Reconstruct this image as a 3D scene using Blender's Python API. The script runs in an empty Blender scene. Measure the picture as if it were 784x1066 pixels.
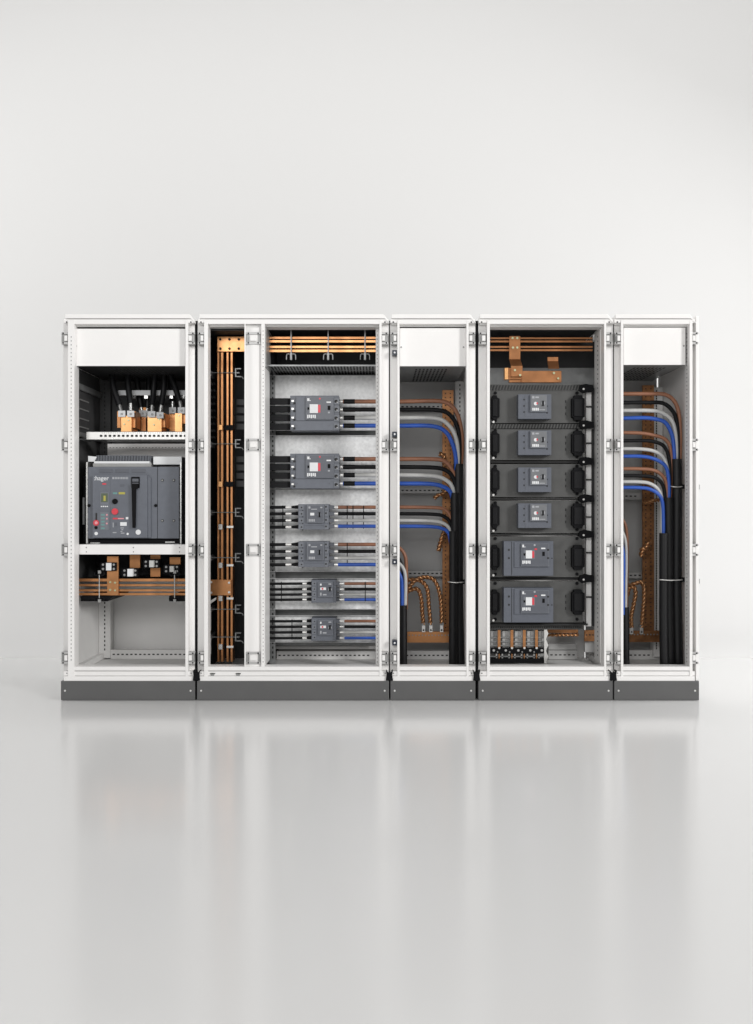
import bpy, math, random
from mathutils import Vector
random.seed(7)
SC = bpy.context.scene
COL = SC.collection
D = 4.4          # camera distance to the cabinet fronts (metres)
CX, CY, PPM = 392.0, 533.0, 200.0
HEYE = 0.98

def S(d): return (D + d) / D
def X(px, d=0.0): return (px - CX) / PPM * S(d)
def Z(py, d=0.0): return HEYE + (CY - py) / PPM * S(d)
def P(px, py, d=0.0): return Vector((X(px, d), d, Z(py, d)))

# ------------------------------------------------------------------ materials
MATS = {}
def mat(name, col, rough=0.5, metal=0.0, noise=0.0, nscale=30.0, bump=0.0, bscale=200.0, rvar=0.0, stretch=(1, 1, 1),
        emit=None, spec=0.5, coat=0.0):
    m = bpy.data.materials.new(name); m.use_nodes = True
    nt = m.node_tree; b = nt.nodes['Principled BSDF']
    b.inputs['Base Color'].default_value = (*col, 1)
    b.inputs['Roughness'].default_value = rough
    b.inputs['Metallic'].default_value = metal
    b.inputs['Specular IOR Level'].default_value = spec
    b.inputs['Coat Weight'].default_value = coat
    tc = nt.nodes.new('ShaderNodeTexCoord'); mp = nt.nodes.new('ShaderNodeMapping')
    mp.inputs['Scale'].default_value = stretch
    nt.links.new(tc.outputs['Object'], mp.inputs['Vector'])
    if noise or rvar:
        n = nt.nodes.new('ShaderNodeTexNoise'); n.inputs['Scale'].default_value = nscale
        n.inputs['Detail'].default_value = 6
        nt.links.new(mp.outputs['Vector'], n.inputs['Vector'])
        if noise:
            r = nt.nodes.new('ShaderNodeMapRange')
            r.inputs[1].default_value = .3; r.inputs[2].default_value = .7
            r.inputs[3].default_value = 1 - noise; r.inputs[4].default_value = 1 + noise
            nt.links.new(n.outputs['Fac'], r.inputs[0])
            mx = nt.nodes.new('ShaderNodeVectorMath'); mx.operation = 'SCALE'
            mx.inputs[0].default_value = col
            nt.links.new(r.outputs[0], mx.inputs['Scale'])
            nt.links.new(mx.outputs[0], b.inputs['Base Color'])
        if rvar:
            r2 = nt.nodes.new('ShaderNodeMapRange')
            r2.inputs[1].default_value = .3; r2.inputs[2].default_value = .7
            r2.inputs[3].default_value = max(0.02, rough - rvar); r2.inputs[4].default_value = min(1, rough + rvar)
            nt.links.new(n.outputs['Fac'], r2.inputs[0])
            nt.links.new(r2.outputs[0], b.inputs['Roughness'])
    if bump:
        n2 = nt.nodes.new('ShaderNodeTexNoise'); n2.inputs['Scale'].default_value = bscale
        nt.links.new(mp.outputs['Vector'], n2.inputs['Vector'])
        bp = nt.nodes.new('ShaderNodeBump'); bp.inputs['Strength'].default_value = bump; bp.inputs['Distance'].default_value = .001
        nt.links.new(n2.outputs['Fac'], bp.inputs['Height'])
        nt.links.new(bp.outputs['Normal'], b.inputs['Normal'])
    if emit:
        b.inputs['Emission Color'].default_value = (*emit[0], 1); b.inputs['Emission Strength'].default_value = emit[1]
    MATS[name] = m
    return m

mat('white', (.82, .807, .795), .38, noise=.012, nscale=6)
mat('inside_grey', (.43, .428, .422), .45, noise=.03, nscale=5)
mat('copper_dark', (.33, .148, .064), .40, .85, noise=.12, nscale=18, rvar=.1)
mat('inside', (.72, .712, .70), .45, noise=.03, nscale=5)
mat('plinth', (.098, .098, .098), .42, noise=.04, nscale=9, bump=.2, bscale=900)
mat('galv', (.72, .725, .725), .5, .2, noise=.16, nscale=48, rvar=.06)
mat('galv_dark', (.26, .265, .265), .42, .45, noise=.15, nscale=22, rvar=.1)
mat('tray', (.072, .072, .070), .5, .2, noise=.12, nscale=20, rvar=.1)
mat('steel', (.62, .62, .61), .28, .9, rvar=.08, nscale=60)
mat('zinc', (.75, .74, .72), .35, .6, rvar=.08, nscale=60)
mat('hinge', (.30, .30, .295), .4, .2, noise=.06)
mat('hinge_pale', (.46, .455, .45), .4, .2, noise=.04)
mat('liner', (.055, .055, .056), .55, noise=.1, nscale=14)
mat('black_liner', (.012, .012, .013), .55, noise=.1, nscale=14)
mat('hole', (.02, .02, .02), .8)
mat('black', (.005, .005, .006), .6, spec=.12, noise=.1, nscale=40)
mat('rubber', (.006, .006, .007), .45, spec=.35, noise=.15, nscale=50, bump=.15, bscale=500)
mat('breaker', (.118, .128, .152), .42, noise=.05, nscale=40, bump=.1, bscale=1200)
mat('breaker_face', (.098, .105, .124), .36, noise=.05, nscale=40)
mat('breaker_label', (.16, .165, .175), .4, noise=.06, nscale=60)
mat('breaker_blue', (.098, .107, .130), .45, noise=.05, nscale=40, bump=.1, bscale=1200)
mat('breaker_edge', (.155, .165, .188), .4, noise=.04, nscale=40)
mat('copper', (.50, .235, .10), .36, .85, noise=.12, nscale=18, rvar=.1)  # darker copper: weaker light on the low bars put into the colour
mat('copper_old', (.31, .145, .062), .42, .75, noise=.25, nscale=40, rvar=.1)
mat('copper_bright', (.80, .43, .185), .34, .8, noise=.06, nscale=16, rvar=.08)
mat('copper_lit', (.58, .29, .125), .34, .85, noise=.08, nscale=16, rvar=.08)  # lighter copper: overhead light on the top bars put into the colour
mat('braid', (.52, .27, .13), .36, .85, noise=.35, nscale=160)
mat('brown', (.27, .115, .062), .42, noise=.08, nscale=60)
mat('cable_black', (.005, .005, .006), .5, spec=.2, noise=.1, nscale=60)
mat('grey', (.50, .50, .485), .42, noise=.05, nscale=60)
mat('blue', (.018, .085, .42), .38, noise=.05, nscale=60)
mat('mark', (.72, .73, .74), .5)
mat('mark_dim', (.36, .37, .39), .5)
mat('red', (.62, .05, .07), .35)
mat('pink', (.72, .30, .33), .5)
mat('green', (.10, .42, .25), .4)
mat('teal', (.13, .27, .26), .4)
mat('yellow', (.42, .38, .07), .4)
mat('display', (.10, .125, .085), .25)
mat('latch', (.012, .018, .035), .35)
mat('bolt', (.50, .52, .33), .35, .7)

# ------------------------------------------------------------------ mesh builder
class MB:
    def __init__(s): s.v = []; s.f = []; s.m = []; s.mats = []; s.sm = []; s.cuts = []
    def mi(s, n):
        if n not in s.mats: s.mats.append(n)
        return s.mats.index(n)
    def add(s, vs, fs, m, smooth=False):
        o = len(s.v); s.v += [Vector(v) for v in vs]
        k = s.mi(m)
        for f in fs: s.f.append([i + o for i in f]); s.m.append(k); s.sm.append(smooth)
        return s
    def wbox(s, x0, x1, y0, y1, z0, z1, m):
        if x0 > x1: x0, x1 = x1, x0
        if z0 > z1: z0, z1 = z1, z0
        vs = [(x0,y0,z0),(x1,y0,z0),(x1,y1,z0),(x0,y1,z0),(x0,y0,z1),(x1,y0,z1),(x1,y1,z1),(x0,y1,z1)]
        return s.add(vs, [(0,1,5,4),(1,2,6,5),(2,3,7,6),(3,0,4,7),(4,5,6,7),(3,2,1,0)], m)
    def box(s, a, b, t, u, d0, d1, m):          # measured on the front face, at depth d0
        s.cuts.append((len(s.v), len(s.f)))
        return s.wbox(X(a, d0), X(b, d0), d0, d1, Z(u, d0), Z(t, d0), m)
    def prism(s, pts, d0, d1, m):
        n = len(pts); vs = [P(x, y, d0) for x, y in pts]
        vs += [Vector((v.x, d1, v.z)) for v in vs]
        fs = [tuple(range(n)), tuple(range(2*n-1, n-1, -1))] + [(i, i+n, (i+1) % n + n, (i+1) % n) for i in range(n)]
        return s.add(vs, fs, m)
    def cyl(s, p0, p1, r, m, n=14, r1=None):
        p0 = Vector(p0); p1 = Vector(p1); r1 = r if r1 is None else r1
        ax = (p1 - p0).normalized(); u = ax.orthogonal().normalized(); w = ax.cross(u)
        vs = []
        for p, q in ((p0, r), (p1, r1)):
            for i in range(n):
                a = 2*math.pi*i/n; vs.append(p + u*q*math.cos(a) + w*q*math.sin(a))
        s.add(vs, [(i, (i+1) % n, (i+1) % n + n, i+n) for i in range(n)], m, True)
        s.add(vs, [tuple(range(n-1, -1, -1)), tuple(range(n, 2*n))], m)
        return s
    def disc(s, px, py, d, rpx, m, th=.004, n=18):      # a round button standing proud of depth d
        s.cuts.append((len(s.v), len(s.f)))
        p = P(px, py, d); return s.cyl(p, p - Vector((0, th, 0)), rpx/PPM*S(d), m, n)
    def tube(s, pts, r, m, n=10, sub=6, rf=None):
        pts = smooth_path(pts, sub); k = len(pts)
        t0 = (pts[1]-pts[0]).normalized(); u = t0.orthogonal().normalized(); vs = []
        for i, p in enumerate(pts):
            t = (pts[min(i+1, k-1)] - pts[max(i-1, 0)]).normalized()
            u = (u - t*u.dot(t)).normalized(); w = t.cross(u); q = r * (rf(i/(k-1)) if rf else 1)
            for j in range(n):
                a = 2*math.pi*j/n; vs.append(p + u*q*math.cos(a) + w*q*math.sin(a))
        fs = [(i*n+j, i*n+(j+1) % n, (i+1)*n+(j+1) % n, (i+1)*n+j) for i in range(k-1) for j in range(n)]
        s.add(vs, fs, m, True)
        s.add(vs, [tuple(range(n-1, -1, -1)), tuple(range((k-1)*n, k*n))], m)
        return s
    def holes_h(s, a, b, py, d, step, w, h, m='hole'):
        x = a
        while x + w <= b:
            s.box(x, x+w, py-h/2, py+h/2, d-.0012, d-.0002, m); x += step
        return s
    def holes_v(s, px, t, u, d, step, w, h, m='hole'):
        y = t
        while y + h <= u:
            s.box(px-w/2, px+w/2, y, y+h, d-.0012, d-.0002, m); y += step
        return s
    def build(s, name, parent=None, bevel=0.0, seg=2, origin=None):
        lo = Vector((min(v.x for v in s.v), min(v.y for v in s.v), min(v.z for v in s.v)))
        hi = Vector((max(v.x for v in s.v), max(v.y for v in s.v), max(v.z for v in s.v)))
        c = Vector(((lo.x+hi.x)/2, (lo.y+hi.y)/2, lo.z)) if origin is None else Vector(origin)
        me = bpy.data.meshes.new(name)
        me.from_pydata([tuple(v - c) for v in s.v], [], s.f)
        for n in s.mats: me.materials.append(MATS[n])
        for p, k, sm in zip(me.polygons, s.m, s.sm): p.material_index = k; p.use_smooth = sm
        me.update()
        o = bpy.data.objects.new(name, me); COL.objects.link(o)
        W[o.name] = c
        if parent is not None:
            o.parent = parent; o.location = c - W[parent.name]
        else: o.location = c
        if bevel:
            bv = o.modifiers.new('bevel', 'BEVEL'); bv.width = bevel; bv.segments = seg; bv.limit_method = 'ANGLE'
            bv.harden_normals = False
        return o
W = {}
def letter_marks(m, parent):                      # every printed mark becomes a small flat piece of its own
    ends = m.cuts[1:] + [(len(m.v), len(m.f))]
    for (v0, f0), (v1, f1) in zip(m.cuts, ends):
        k = MB(); k.v = m.v[v0:v1]; k.f = [[q - v0 for q in f] for f in m.f[f0:f1]]; k.m = m.m[f0:f1]; k.mats = m.mats; k.sm = m.sm[f0:f1]
        used = sorted(set(k.m)); k.mats = [m.mats[u] for u in used]; k.m = [used.index(u) for u in k.m]
        k.build('lettering', parent)

def smooth_path(pts, sub):
    pts = [Vector(p) for p in pts]
    if len(pts) < 3 or sub < 2: return pts
    out = []; n = len(pts)
    for i in range(n-1):
        p0 = pts[max(i-1, 0)]; p1 = pts[i]; p2 = pts[i+1]; p3 = pts[min(i+2, n-1)]
        for k in range(sub):
            t = k/sub; t2 = t*t; t3 = t2*t
            out.append(.5*((2*p1) + (p2-p0)*t + (2*p0-5*p1+4*p2-p3)*t2 + (3*p1-p0-3*p2+p3)*t3))
    out.append(pts[-1]); return out

def tag(o, label, cat, group=None):
    o['label'] = label; o['category'] = cat
    if group: o['group'] = group
    return o
def thing(name, loc, label, cat, group=None):
    o = bpy.data.objects.new(name, None); COL.objects.link(o)
    o.empty_display_size = .05
    o.location = loc; W[o.name] = Vector(loc)
    return tag(o, label, cat, group)
def copy_tree(o, parent=None):
    kids = [c for c in COL.objects if c.parent == o]
    c = o.copy(); COL.objects.link(c); c.parent = parent
    for k in kids: copy_tree(k, c)
    return c
def lettering(name, text, px, py, d, hpx, m, parent, th=.0008, align='LEFT', bold=0.0, sx=1.0):
    cu = bpy.data.curves.new(name, 'FONT'); cu.body = text; cu.size = hpx/PPM*S(d)*1.38
    cu.align_x = align; cu.align_y = 'CENTER'; cu.extrude = th/2; cu.offset = bold
    t = bpy.data.objects.new(name+'_curve', cu); COL.objects.link(t)
    dg = bpy.context.evaluated_depsgraph_get()
    me = bpy.data.meshes.new_from_object(t.evaluated_get(dg))
    bpy.data.objects.remove(t)
    for v in me.vertices: v.co = Vector((v.co.x*sx, -v.co.z, v.co.y))
    me.materials.clear(); me.materials.append(MATS[m])
    o = bpy.data.objects.new(name, me); COL.objects.link(o)
    c = P(px, py, d) - Vector((0, th/2, 0)); W[o.name] = c
    o.parent = parent; o.location = c - W[parent.name]
    return o

# ------------------------------------------------------------------ setting
def sheet():
    m = MB(); R = 2.2; yb = 2.2; prof = []
    prof += [(-9.0, 0.0), (-4.0, 0.0), (0.0, 0.0), (1.2, 0.0), (1.8, 0.0), (2.1, 0.0), (yb, 0.0)]
    for i in range(1, 65):
        a = math.pi/2*i/64; prof.append((yb + R*math.sin(a), R - R*math.cos(a)))
    prof.append((yb+R, 9.0))
    vs = []
    for y, z in prof: vs += [(-14, y, z), (14, y, z)]
    fs = [(2*i, 2*i+1, 2*i+3, 2*i+2) for i in range(len(prof)-1)]
    m.add(vs, fs, 'floor', True); return m
fm = mat('floor', (.62, .617, .612), .17)
nt = fm.node_tree; tcn = [n for n in nt.nodes if n.type == 'TEX_COORD'][0]
sx_ = nt.nodes.new('ShaderNodeSeparateXYZ'); nt.links.new(tcn.outputs['Object'], sx_.inputs[0])
for sock, v0, v1 in (('Roughness', .16, .75), ('Specular IOR Level', .5, .08)):      # polished floor, matt backdrop
    mr = nt.nodes.new('ShaderNodeMapRange'); mr.interpolation_type = 'SMOOTHSTEP'
    mr.inputs[1].default_value = .6; mr.inputs[2].default_value = 3.0; mr.inputs[3].default_value = v0; mr.inputs[4].default_value = v1
    nt.links.new(sx_.outputs['Y'], mr.inputs[0]); nt.links.new(mr.outputs[0], nt.nodes['Principled BSDF'].inputs[sock])
fl = sheet().build('floor', origin=(0, 0, 0)); fl['kind'] = 'structure'

# ------------------------------------------------------------------ cabinets
BAND = .042; POST = .068; BACK = .60
HY = (352, 463, 572.5, 685)

def make_hinge(a, b, yc, parent, double=False, flip=False):
    h = MB(); w = b - a; t, u = yc-6.4, yc+6.4
    h.box(a, b, t, u, .010, BAND+.001, 'hinge')
    mid = (a+b)/2
    h.box(a-.2, b+.2, t, t+2.4, .002, .0105, 'hinge_pale'); h.box(a-.2, b+.2, u-2.4, u, .002, .0105, 'hinge_pale')
    if double:
        h.box(mid-3.4, mid+3.4, yc-2.8, yc+2.8, -.002, .0105, 'white')
        for k in (a+2.4, b-2.4):
            h.disc(k, t+1.4, .002, .8, 'black', .002, 8); h.disc(k, u-1.4, .002, .8, 'black', .002, 8)
    else:
        q0, q1 = (a+.6, a+w*.55) if flip else (a+w*.45, b-.6)
        h.box(q0, q1, yc-2.8, yc+2.8, -.002, .0105, 'white')
        k = b-1.8 if flip else a+1.8
        h.disc(k, t+1.4, .002, .8, 'black', .002, 8); h.disc(k, u-1.4, .002, .8, 'black', .002, 8)
    return h.build('hinge', parent, .0012, 1)

def screw(mb, px, py, d, r=.9, m='zinc'):
    mb.disc(px, py, d, r, m, .002, 10)

def cabinet(label, pl, bl, ll, rl, rb, hinges, left_wall=True, right_wall=True, mid=None, back='inside'):
    """pl plinth (x0,x1); bl left hinge band; ll left lip; rl right lip; rb right band"""
    root = thing('cabinet', ((X(pl[0])+X(pl[1]))/2, .3, 0), label, 'cabinet', 'row of switchgear cabinets')
    p = MB(); p.box(pl[0], pl[1], 708.9, 729, -.006, .598, 'plinth')
    po = p.build('plinth', root, .003, 2)
    for sx in (pl[0]+4.5, pl[1]-4.5):
        s_ = MB(); s_.disc(sx, 719, -.006, 1.0, 'zinc', .003, 12); s_.build('screw', po)
    f = MB()
    x0, x1 = bl[0], rb[1]
    # posts: recessed hinge band and raised lip, each with real depth
    f.box(bl[0], bl[1], 333, 706, BAND, POST, 'white')
    f.box(ll[0], ll[1], 333, 706, 0, POST+.001, 'white')
    f.box(rb[0], rb[1], 333, 706, BAND, POST, 'white')
    f.box(rl[0], rl[1], 333, 706, 0, POST+.001, 'white')
    # outer return of each band
    # top and bottom rails
    f.box(ll[1], rl[0], 332.3, 337.2, .001, POST, 'white')
    f.box(ll[1], rl[0], 337.2, 340, .030, .110, 'inside')
    f.box(bl[0]+.5, rb[1]-.5, 332.3, 336, .004, BAND, 'white')
    f.box(ll[1], rl[0], 694.0, 698.2, 0.001, POST, 'white')
    f.box(bl[0]+.5, rb[1]-.5, 698.9, 703.4, .004, POST+.002, 'white')
    f.box(bl[0]+.5, rb[1]-.5, 704.0, 708.8, -.002, POST+.003, 'white')
    f.box(ll[1], rl[0], 692.9, 694.2, .030, .060, 'white')
    for q in (bl[0]+3.5, rb[1]-4.2):
        f.disc(q, 335.3, .004, .8, 'hole', .0012, 10)
        f.disc(q+.2, 700.8, .004, .7, 'hinge', .0015, 10)
    if ll[1]-ll[0] > 5: f.holes_v(ll[0]+3.4, 350, 690, 0, 4.1, .9, 1.5, 'hinge')
    if mid:      # the mid post of the wide cabinet
        a, b, c, e = mid
        f.box(a, b, 337.2, 694, 0, POST, 'white'); f.box(c, e, 337.2, 694, 0, .205, 'white')
        # softly rounded centre panel
        n = 14; vs = []; 
        for i in range(n+1):
            t = i/n; px = b + (c-b)*t; dd = .016 - .009*math.sin(math.pi*min(1, t*1.0))
            for py in (341, 694): vs.append(P(px, py, dd))
        f.add(vs, [(2*i, 2*i+2, 2*i+3, 2*i+1) for i in range(n)], 'white', True)
        f.box(b, c, 337.2, 341.2, .020, POST, 'inside')
        f.holes_v(e-1.6, 344, 690, 0, 4.1, .8, 1.2, 'hinge')
    f.build('frame', root, .0016, 2)
    r = MB()
    r.prism([(x0+1.6, 331.4), (x0+1.9, 327), (x1-6.0, 327), (x1-4.5, 328.2), (x1+.2, 335.2), (x1+.2, 336.4), (x1-2.5, 334.0), (x1-4.6, 331.4)], .000, .02, 'white')
    r.wbox(X(x0)+.01, X(x1)-.03, .02, BACK, Z(337.0), Z(328), 'white')
    r.build('roof_panel', root, .001, 1)
    g = MB(); g.wbox(X(x0)+.004, X(x1)-.004, POST+.004, BACK, .105, .122, 'inside'); g.build('floor_panel', root)
    b_ = MB(); b_.wbox(X(x0)+.002, X(x1)-.002, BACK, BACK+.012, .105, Z(330), back); b_.build('back_panel', root)
    if left_wall:
        w_ = MB(); w_.wbox(X(x0)+.001, X(x0)+.010, POST+.001, BACK-.001, .123, Z(336), 'inside'); w_.build('side_panel', root)
    if right_wall:
        w_ = MB(); w_.wbox(X(x1)-.010, X(x1)-.001, POST+.001, BACK-.001, .123, Z(336), 'inside'); w_.build('side_panel', root)
    for (a, b, dbl, flip) in hinges:
        for y in HY: make_hinge(a, b, y, root, dbl, flip)
    return root

def cover(root, a, b, shots, t=342.2, u=381, um='galv_dark'):
    c = MB(); c.box(a, b, t, u, .034, .037, 'white')
    z0 = Z(u, .034); c.wbox(X(a, .034), X(b, .034), .037, .585, z0, z0+.003, um)
    # ventilation slots on the underside
    xa, xb = X(a, .034), X(b, .034)
    y = .12
    while y < .55:
        x = xa + (xb-xa)*.25
        while x < xa + (xb-xa)*.75:
            c.wbox(x, x+.010, y, y+.035, z0-.0012, z0-.0002, 'hole'); x += .020
        y += .055
    o = c.build('cover_panel', root, .0008, 1)
    for px, py in shots:
        s_ = MB(); s_.disc(px, py, .034, .9, 'hinge', .002, 10); s_.build('screw', o)

def rear_rail(root, a, b, t, u, d=.53, step=4.6, sw=2.4, sh=1.3, m='inside'):
    q = MB(); q.box(a, b, t, u, d, d+.035, m); q.holes_h(a+2, b-2, (t+u)/2, d, step, sw, sh)
    q.build('perforated_rail', root, .001, 1)
def rear_post(root, a, b, t, u, d=.53, step=4.4, m='inside', px=None):
    q = MB(); q.box(a, b, t, u, d, d+.06, m); q.holes_v(px or (a+b)/2, t+3, u-6, d, step, 1.2, 2.1)
    q.build('perforated_post', root, .001, 1)

LBL = ['white open cabinet holding the large air circuit breaker above bare copper bars',
       'widest white open cabinet, two bays split by a white mid post',
       'narrow white cabinet with black latches, cables bending into one thick black bundle',
       'white open cabinet filled by six stacked dark breaker drawers with black handles',
       'narrow white cabinet beside the breaker drawers, cables running into three tied black sheaths']
c1 = cabinet(LBL[0], (63.3, 203.0), (66, 70.7), (70.7, 77.4), (193, 196), (196, 203),
             [(64, 70.4, False, False), (195.6, 202.6, False, True)])
c2 = cabinet(LBL[1], (205, 405), (205.8, 212.5), (212.5, 216.5), (395, 397.4), (397.4, 405.0),
             [(206, 212.2, False, False), (256.2, 271.2, True, False), (397.2, 404, False, True)], right_wall=False,
             mid=(254.5, 255.8, 272, 275.6))
c3 = cabinet(LBL[2], (406.4, 495), (406.0, 413.6), (413.6, 416), (485.6, 488), (488, 495),
             [(407, 413.2, False, False), (488.2, 494.7, False, True)], left_wall=False, back='inside_grey')
c4 = cabinet(LBL[3], (498, 638), (498, 507), (507, 510), (629, 631.2), (631.2, 638.4),
             [(498.5, 506, False, False), (631, 637.5, False, True)], right_wall=False)
c5 = cabinet(LBL[4], (639.4, 728), (639.2, 646.5), (646.5, 649), (718, 721), (721, 724),
             [(640.2, 646.3, False, False), (720.8, 727, False, True)], left_wall=False, right_wall=False, back='inside_grey')
w_ = MB(); w_.box(724.5, 727.8, 329, 708.6, .004, .598, 'white'); w_.build('side_panel', c5, .001, 1)
for yy in (507, 605):
    k = MB(); k.box(727.8, 728.6, yy-2.5, yy+2.5, .05, .07, 'hinge'); k.build('side_clip', c5)
# black strips added as the shade in the gaps, and black couplers at the foot of each joint
for root, a, b in ((c1, 203.2, 205.6), (c2, 405.1, 405.9), (c3, 495.3, 497.6), (c4, 638.45, 639.15)):
    k = MB(); k.box(a, b, 334, 728, .040, .08, 'black'); k.build('gap_shade_strip', root)
    m_ = (a+b)/2; k = MB()
    k.prism([(m_-3.6, 698), (m_-1.2, 700.5), (m_+1.2, 700.5), (m_+3.6, 698.0), (m_+2.8, 703), (m_+3.8, 708.6), (m_-3.8, 708.6), (m_-3.0, 703)], -.012, .03, 'black')
    k.build('coupling_bracket', root, .001, 1)
cover(c1, 77.6, 192.8, [(79.3, 360.3)], um='black_liner')
cover(c3, 416.2, 485.0, [(417.7, 361.5), (482.6, 361.5)], 341.6, 381.2)
cover(c5, 649.2, 713.6, [(711.8, 360)], 341, 379.8)
for y in (367, 452, 585, 669.3):
    k = MB(); k.box(408.4, 413.2, y-2.6, y+2.6, .002, BAND, 'latch'); k.disc(410.9, y, .002, 1.0, 'mark', .002, 10)
    k.build('latch', c3, .001, 1)
for x in (221.3, 248.0):
    k = MB(); k.disc(x, 702.3, .004, 1.9, 'hinge', .004, 14); k.box(x-2.6, x+2.6, 700.9, 701.7, -.001, .003, 'hole'); k.build('lifting_plug', c2)
# rear structure
rear_post(c1, 103, 115, 383, 560, m='liner'); rear_post(c1, 103, 115, 606, 685); rear_rail(c1, 115.2, 198, 676.5, 686)  # one post in two parts, upper shade put in as a dark colour
q = MB(); q.wbox(X(67.5), X(74), .08, .55, .123, .155, 'inside'); q.build('base_rail', c1, .001, 1)
rear_rail(c2, 288, 391, 678, 686.5)
k = MB(); k.box(281, 392, 672.6, 675.6, .52, .56, 'inside'); k.build('cross_rail', c2, .001, 1)
rear_rail(c3, 416, 470, 677.5, 687, .53); rear_rail(c3, 416, 476, 420.2, 426.4, .53, m='inside_grey'); rear_rail(c3, 416, 470, 507.5, 513.5, .53, m='inside_grey')
rear_rail(c3, 424, 476, 594, 600, .53, m='inside_grey')
rear_post(c3, 474, 484, 397, 684, .50, px=478.8)
rear_rail(c4, 571, 601, 677, 686.5, .5, m='inside_grey')
k = MB(); k.wbox(X(629, .2), X(634, .2), .21, .55, .123, .15, 'inside'); k.build('base_rail', c4, .001, 1)
rear_rail(c5, 649, 687, 677, 687, .53); rear_rail(c5, 649, 676, 596, 602, .53, m='inside_grey'); rear_rail(c5, 649, 668, 513, 520, .53, m='inside_grey')
rear_post(c5, 680.5, 690, 403, 684, .50, step=2.6, px=683.5)
k = MB()
y = 345
while y < 692:
    k.wbox(X(718)-.0012, X(718)-.0002, .034, .042, Z(y+1.5), Z(y), 'hinge'); y += 4.2
k.build('perforation', c5)
# flange on the right of the wide cabinet's breaker bay and deep flange of the drawer cabinet
k = MB(); k.box(391.2, 395, 337.5, 693.5, .072, .10, 'inside'); k.holes_v(392.8, 344, 690, .072, 4.1, .9, 1.4, 'hinge'); k.build('mounting_flange', c2)
k = MB(); k.wbox(X(629)-.003, X(629)+.008, .069, .185, Z(693), Z(338), 'inside')
for yy in range(345, 690, 5): k.wbox(X(629)-.0042, X(629)-.0032, .11, .118, Z(yy+1.6), Z(yy), 'hole')
k.build('mounting_flange', c4)
k = MB(); k.box(275.8, 277.2, 341, 382, .02, .205, 'hinge'); k.build('mounting_flange', c2)

# dark inner partitions
k = MB(); k.wbox(X(66)+.012, X(66)+.016, .075, .59, Z(608, .0), Z(378, 0), 'liner')
for i, yy in enumerate((418, 427.5, 437.4, 446)):
    for dd in (.26,):
        z = Z(yy, dd); k.wbox(X(66)+.016, X(66)+.022, dd-.07, dd+.07, z, z+.006, 'hinge')
k.wbox(X(66)+.017, X(66)+.03, .10, .55, Z(409, .3), Z(403, .3), 'galv_dark'); k.wbox(X(66)+.017, X(66)+.03, .10, .55, Z(457, .3), Z(452, .3), 'galv_dark')
k.build('partition', c1)
k = MB(); k.box(98, 200, 378, 470, .565, .575, 'liner'); k.build('partition', c1)
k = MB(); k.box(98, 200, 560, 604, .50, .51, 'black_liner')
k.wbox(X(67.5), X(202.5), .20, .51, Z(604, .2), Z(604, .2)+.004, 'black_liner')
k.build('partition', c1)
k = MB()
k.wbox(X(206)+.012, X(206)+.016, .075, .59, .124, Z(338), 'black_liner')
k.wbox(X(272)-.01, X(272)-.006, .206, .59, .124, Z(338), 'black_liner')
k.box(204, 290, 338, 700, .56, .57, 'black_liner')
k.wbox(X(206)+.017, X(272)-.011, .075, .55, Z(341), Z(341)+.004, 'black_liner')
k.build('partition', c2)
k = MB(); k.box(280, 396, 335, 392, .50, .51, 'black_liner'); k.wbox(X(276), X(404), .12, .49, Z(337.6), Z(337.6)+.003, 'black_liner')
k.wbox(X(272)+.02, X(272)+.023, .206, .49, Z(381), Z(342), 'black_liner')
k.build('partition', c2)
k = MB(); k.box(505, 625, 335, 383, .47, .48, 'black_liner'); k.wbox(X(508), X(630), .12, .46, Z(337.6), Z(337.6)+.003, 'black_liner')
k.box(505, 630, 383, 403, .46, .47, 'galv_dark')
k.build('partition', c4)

# --------- cabinet one: shelves and rails
k = MB(); k.box(82.2, 193.5, 566.8, 577.2, .072, .10, 'white'); k.wbox(X(68), X(202), .10, .5, Z(569, .07), Z(567.5, .07), 'galv_dark')
for sx in (90, 139, 187):
    k.disc(sx, 570, .072, .7, 'hinge', .002, 8); k.disc(sx, 574.5, .072, .5, 'hole', .002, 8)
k.build('shelf', c1, .0012, 1)
k = MB(); k.box(90, 196, 449.6, 457.4, .13, .16, 'zinc'); k.holes_h(104, 195, 453.7, .13, 4.6, 2.6, 2.2); k.holes_h(106, 195, 450.7, .13, 2.3, .8, .6, 'hinge')
k.wbox(X(68), X(202), .16, .30, Z(457, .13), Z(457, .13)+.004, 'galv_dark')
k.build('shelf', c1, .001, 1)
k = MB(); k.box(112, 198, 462, 487, .40, .405, 'white'); k.holes_h(114, 196, 466, .40, 3.4, 1.6, .7, 'hinge'); k.build('mounting_plate', c1)  # galvanised plate coloured white to carry the light falling on it
k = MB(); k.box(123, 196, 406.2, 411.4, .35, .37, 'mark')
for sx in (139, 152, 178, 190): k.box(sx-2, sx+2, 411.4, 415, .355, .365, 'steel')
k.build('cross_rail', c1, .001, 1)

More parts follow.
